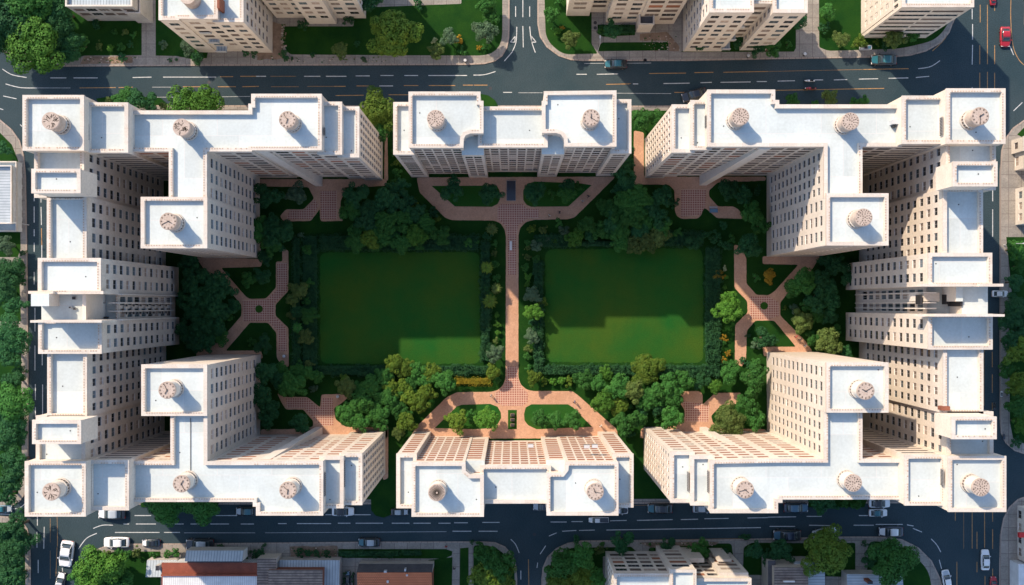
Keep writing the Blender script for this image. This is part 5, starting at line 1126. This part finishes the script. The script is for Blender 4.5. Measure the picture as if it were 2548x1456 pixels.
# motorcycles
def motorbike(px, py, ang, colr, label, sc):
    x, y = W(px, py, .5); o = empty('motorcycle', x, y, .01, math.radians(ang)); o.scale = (sc, sc, sc); tag(o, label, 'motorcycle')
    M = Matrix.Rotation(math.pi/2, 4, 'X')
    for sx in (-.68, .68): b = MB(); b.cyl(0, 0, -.06, .06, .3, .3, 'tyre', 16, M=M); b.build('wheel', o, (sx, 0, .3))
    b = MB(); loft(b, [(-.85, .1, .08, .55, .75), (-.4, .16, .13, .4, .85), (.2, .17, .14, .4, .95), (.6, .12, .1, .5, .9), (.85, .05, .04, .6, .75)], colr); b.build('body', o, smooth=True)
    b = MB(); b.box(-.55, -.12, .84, .05, .12, .93, 'tyre'); b.build('seat', o)
    b = MB(); b.tube((.45, -.32, 1.02), (.45, .32, 1.02), .025, 'metal_dark'); b.tube((.45, 0, 1.02), (.68, 0, .35), .03, 'metal_dark'); b.build('handlebar', o)
    b = MB(); b.box(-.06, -.07, -.07, .06, .07, .07, 'headlight'); b.build('headlight', o, (.86, 0, .8))
motorbike(2014, 202, 180, 'paint_white', 'white motorcycle on the dashed line of the upper right street', 1.15)
motorbike(2016, 221, 180, 'paint_red', 'red and black motorcycle on the yellow line of the upper right street', 1.3)
# lamp posts, boxes, bench, planters
def lamp(px, py, h, ang, label):
    x, y = W(px, py); o = empty('street_lamp', x, y, KZ-.02, math.radians(ang)); tag(o, label, 'street lamp', 'street lamps')
    b = MB(); b.cyl(0, 0, 0, h, .07, .045, 'metal_pale', 8); b.cyl(0, 0, 0, .4, .13, .11, 'metal_pale', 8); b.build('pole', o)
    b = MB(); b.tube((0, 0, h-.05), (1.1, 0, h+.25), .04, 'metal_pale'); b.build('arm', o)
    b = MB(); loft(b, [(0, .08, .07, -.05, .06), (.25, .14, .12, -.06, .08), (.6, .08, .07, -.04, .05)], 'metal_pale'); b.build('lamp_head', o, (1.05, 0, h+.25))
lamp(1487, 128, 5.5, 90, 'thin street lamp on the pavement of the corner lawn, top right of the junction')
lamp(72, 560, 5, 180, 'street lamp reaching over the left pavement beside the striped roof house')
lamp(2497, 610, 5, 0, 'street lamp on the right pavement below the white house')
lamp(1276, 1440, 4, 180, 'street lamp beside the lower junction, left kerb') if False else None
def item(name, cat, label, px, py, z, fn):
    x, y = W(px, py); b = MB(); fn(b); o = b.build(name, None, (x, y, z)); tag(o, label, cat)
def bin_(b): b.cyl(0, 0, 0, .8, .26, .3, 'metal_dark', 14); b.cyl(0, 0, .8, .88, .32, .2, 'metal_pale', 14)
def cabinet(b): b.box(-1.1, -.4, 0, 1.1, .4, .9, 'metal_pale'); b.box(-.4, -.3, .9, .2, .3, 1.1, 'metal_dark'); b.box(.35, -.3, .9, .95, .3, .96, 'paint_blue')
item('utility_cabinet', 'cabinet', 'pale utility cabinet with blue lid beside the grey driveway, top right', 2151, 121, KZ, cabinet)
item('litter_bin', 'bin', 'dark litter bin on the top right pavement near the green car', 2000, 137, KZ, bin_)
item('litter_bin', 'bin', 'litter bin on the pavement below the big top lawn', 1860, 152-11, KZ, bin_)
item('litter_bin', 'bin', 'litter bin on the top pavement left of the junction curve', 1158, 153, KZ, bin_)
item('litter_bin', 'bin', 'litter bin on the paved square of the lower left plaza', 842, 986, KZ, bin_)
item('litter_bin', 'bin', 'litter bin at the foot of the left crossing path', 709, 886, KZ, bin_)
def table(b): b.box(-.8, -.4, .68, .8, .4, .75, 'paint_blue'); [b.box(s*.7-.04, t*.3-.04, 0, s*.7+.04, t*.3+.04, .68, 'metal_dark') for s in (1, -1) for t in (1, -1)]; b.box(-.8, .6, .4, .8, .8, .45, 'metal_pale'); b.box(-.75, .65, 0, -.65, .75, .4, 'metal_dark'); b.box(.65, .65, 0, .75, .75, .4, 'metal_dark')
item('picnic_table', 'table', 'small blue picnic table on the upper right plaza path', 1774, 525, Z2, table)
def bench(b): b.box(-.22, -.9, .42, .22, .9, .47, 'frame_white'); b.box(.18, -.9, .5, .24, .9, .85, 'frame_white'); [b.box(-.2, s*.75-.04, 0, .2, s*.75+.04, .42, 'metal_dark') for s in (1, -1)]
item('park_bench', 'bench', 'white bench on the centre path near its upper end', 1271, 612, Z4, bench)
def poolm(b):
    b.box(-.95, -2.05, 0, -.85, 2.05, .22, 'kerb'); b.box(.85, -2.05, 0, .95, 2.05, .22, 'kerb'); b.box(-.85, -2.05, 0, .85, -1.95, .22, 'kerb'); b.box(-.85, 1.95, 0, .85, 2.05, .22, 'kerb'); b.box(-.85, -1.95, 0, .85, 1.95, .14, 'pool')
item('reflecting_pool', 'pool', 'dark rectangular reflecting pool on the upper central forecourt', 1272, 475, Z4, poolm)
def planter(b): b.box(-.42, -.32, 0, .42, .32, .4, 'bark'); b.box(-.42, -.27, .4, .42, .27, .42, 'soil'); b.box(-.3, -.2, .42, .3, .2, .7, 'metal_dark')
for i, yy in enumerate((1032, 1044, 1057)):
    item('planter', 'planter', ['upper', 'middle', 'lower'][i]+' stone planter of three on the lower central lawn strip', 1275, yy, Z4, planter)
def awn(b): b.box(-.9, -.5, 0, .9, .5, 2.2, 'metal_dark', top='sheet_roof')
item('entrance_canopy', 'canopy', 'small dark entrance canopy on the lower right centre facade foot', 1541, 1070, KZ, awn) if False else None
# loose stones and leaves on the soil strips
b = MB(); r_ = random.Random(3)
for k in range(420):
    reg_ = r_.choice([(210, 345, 142, 157), (640, 960, 141, 156), (700, 712, 60, 130), (1600, 1690, 90, 128), (725, 840, 1362, 1395), (1590, 1780, 1348, 1358)])
    x, y = W(r_.uniform(reg_[0], reg_[1]), r_.uniform(reg_[2], reg_[3])); s_ = r_.uniform(.05, .16)
    b.box(x-s_, y-s_*.7, KZ-.02, x+s_, y+s_*.7, KZ+s_*.5, r_.choice(['stone', 'soil', 'leaf_D', 'leaf_O', 'kerb']), M=Matrix.Identity(4))
tag(b.build('pebbles'), 'loose stones and weeds scattered on the bare strips beside the pavements', 'pebbles', kind='stuff')
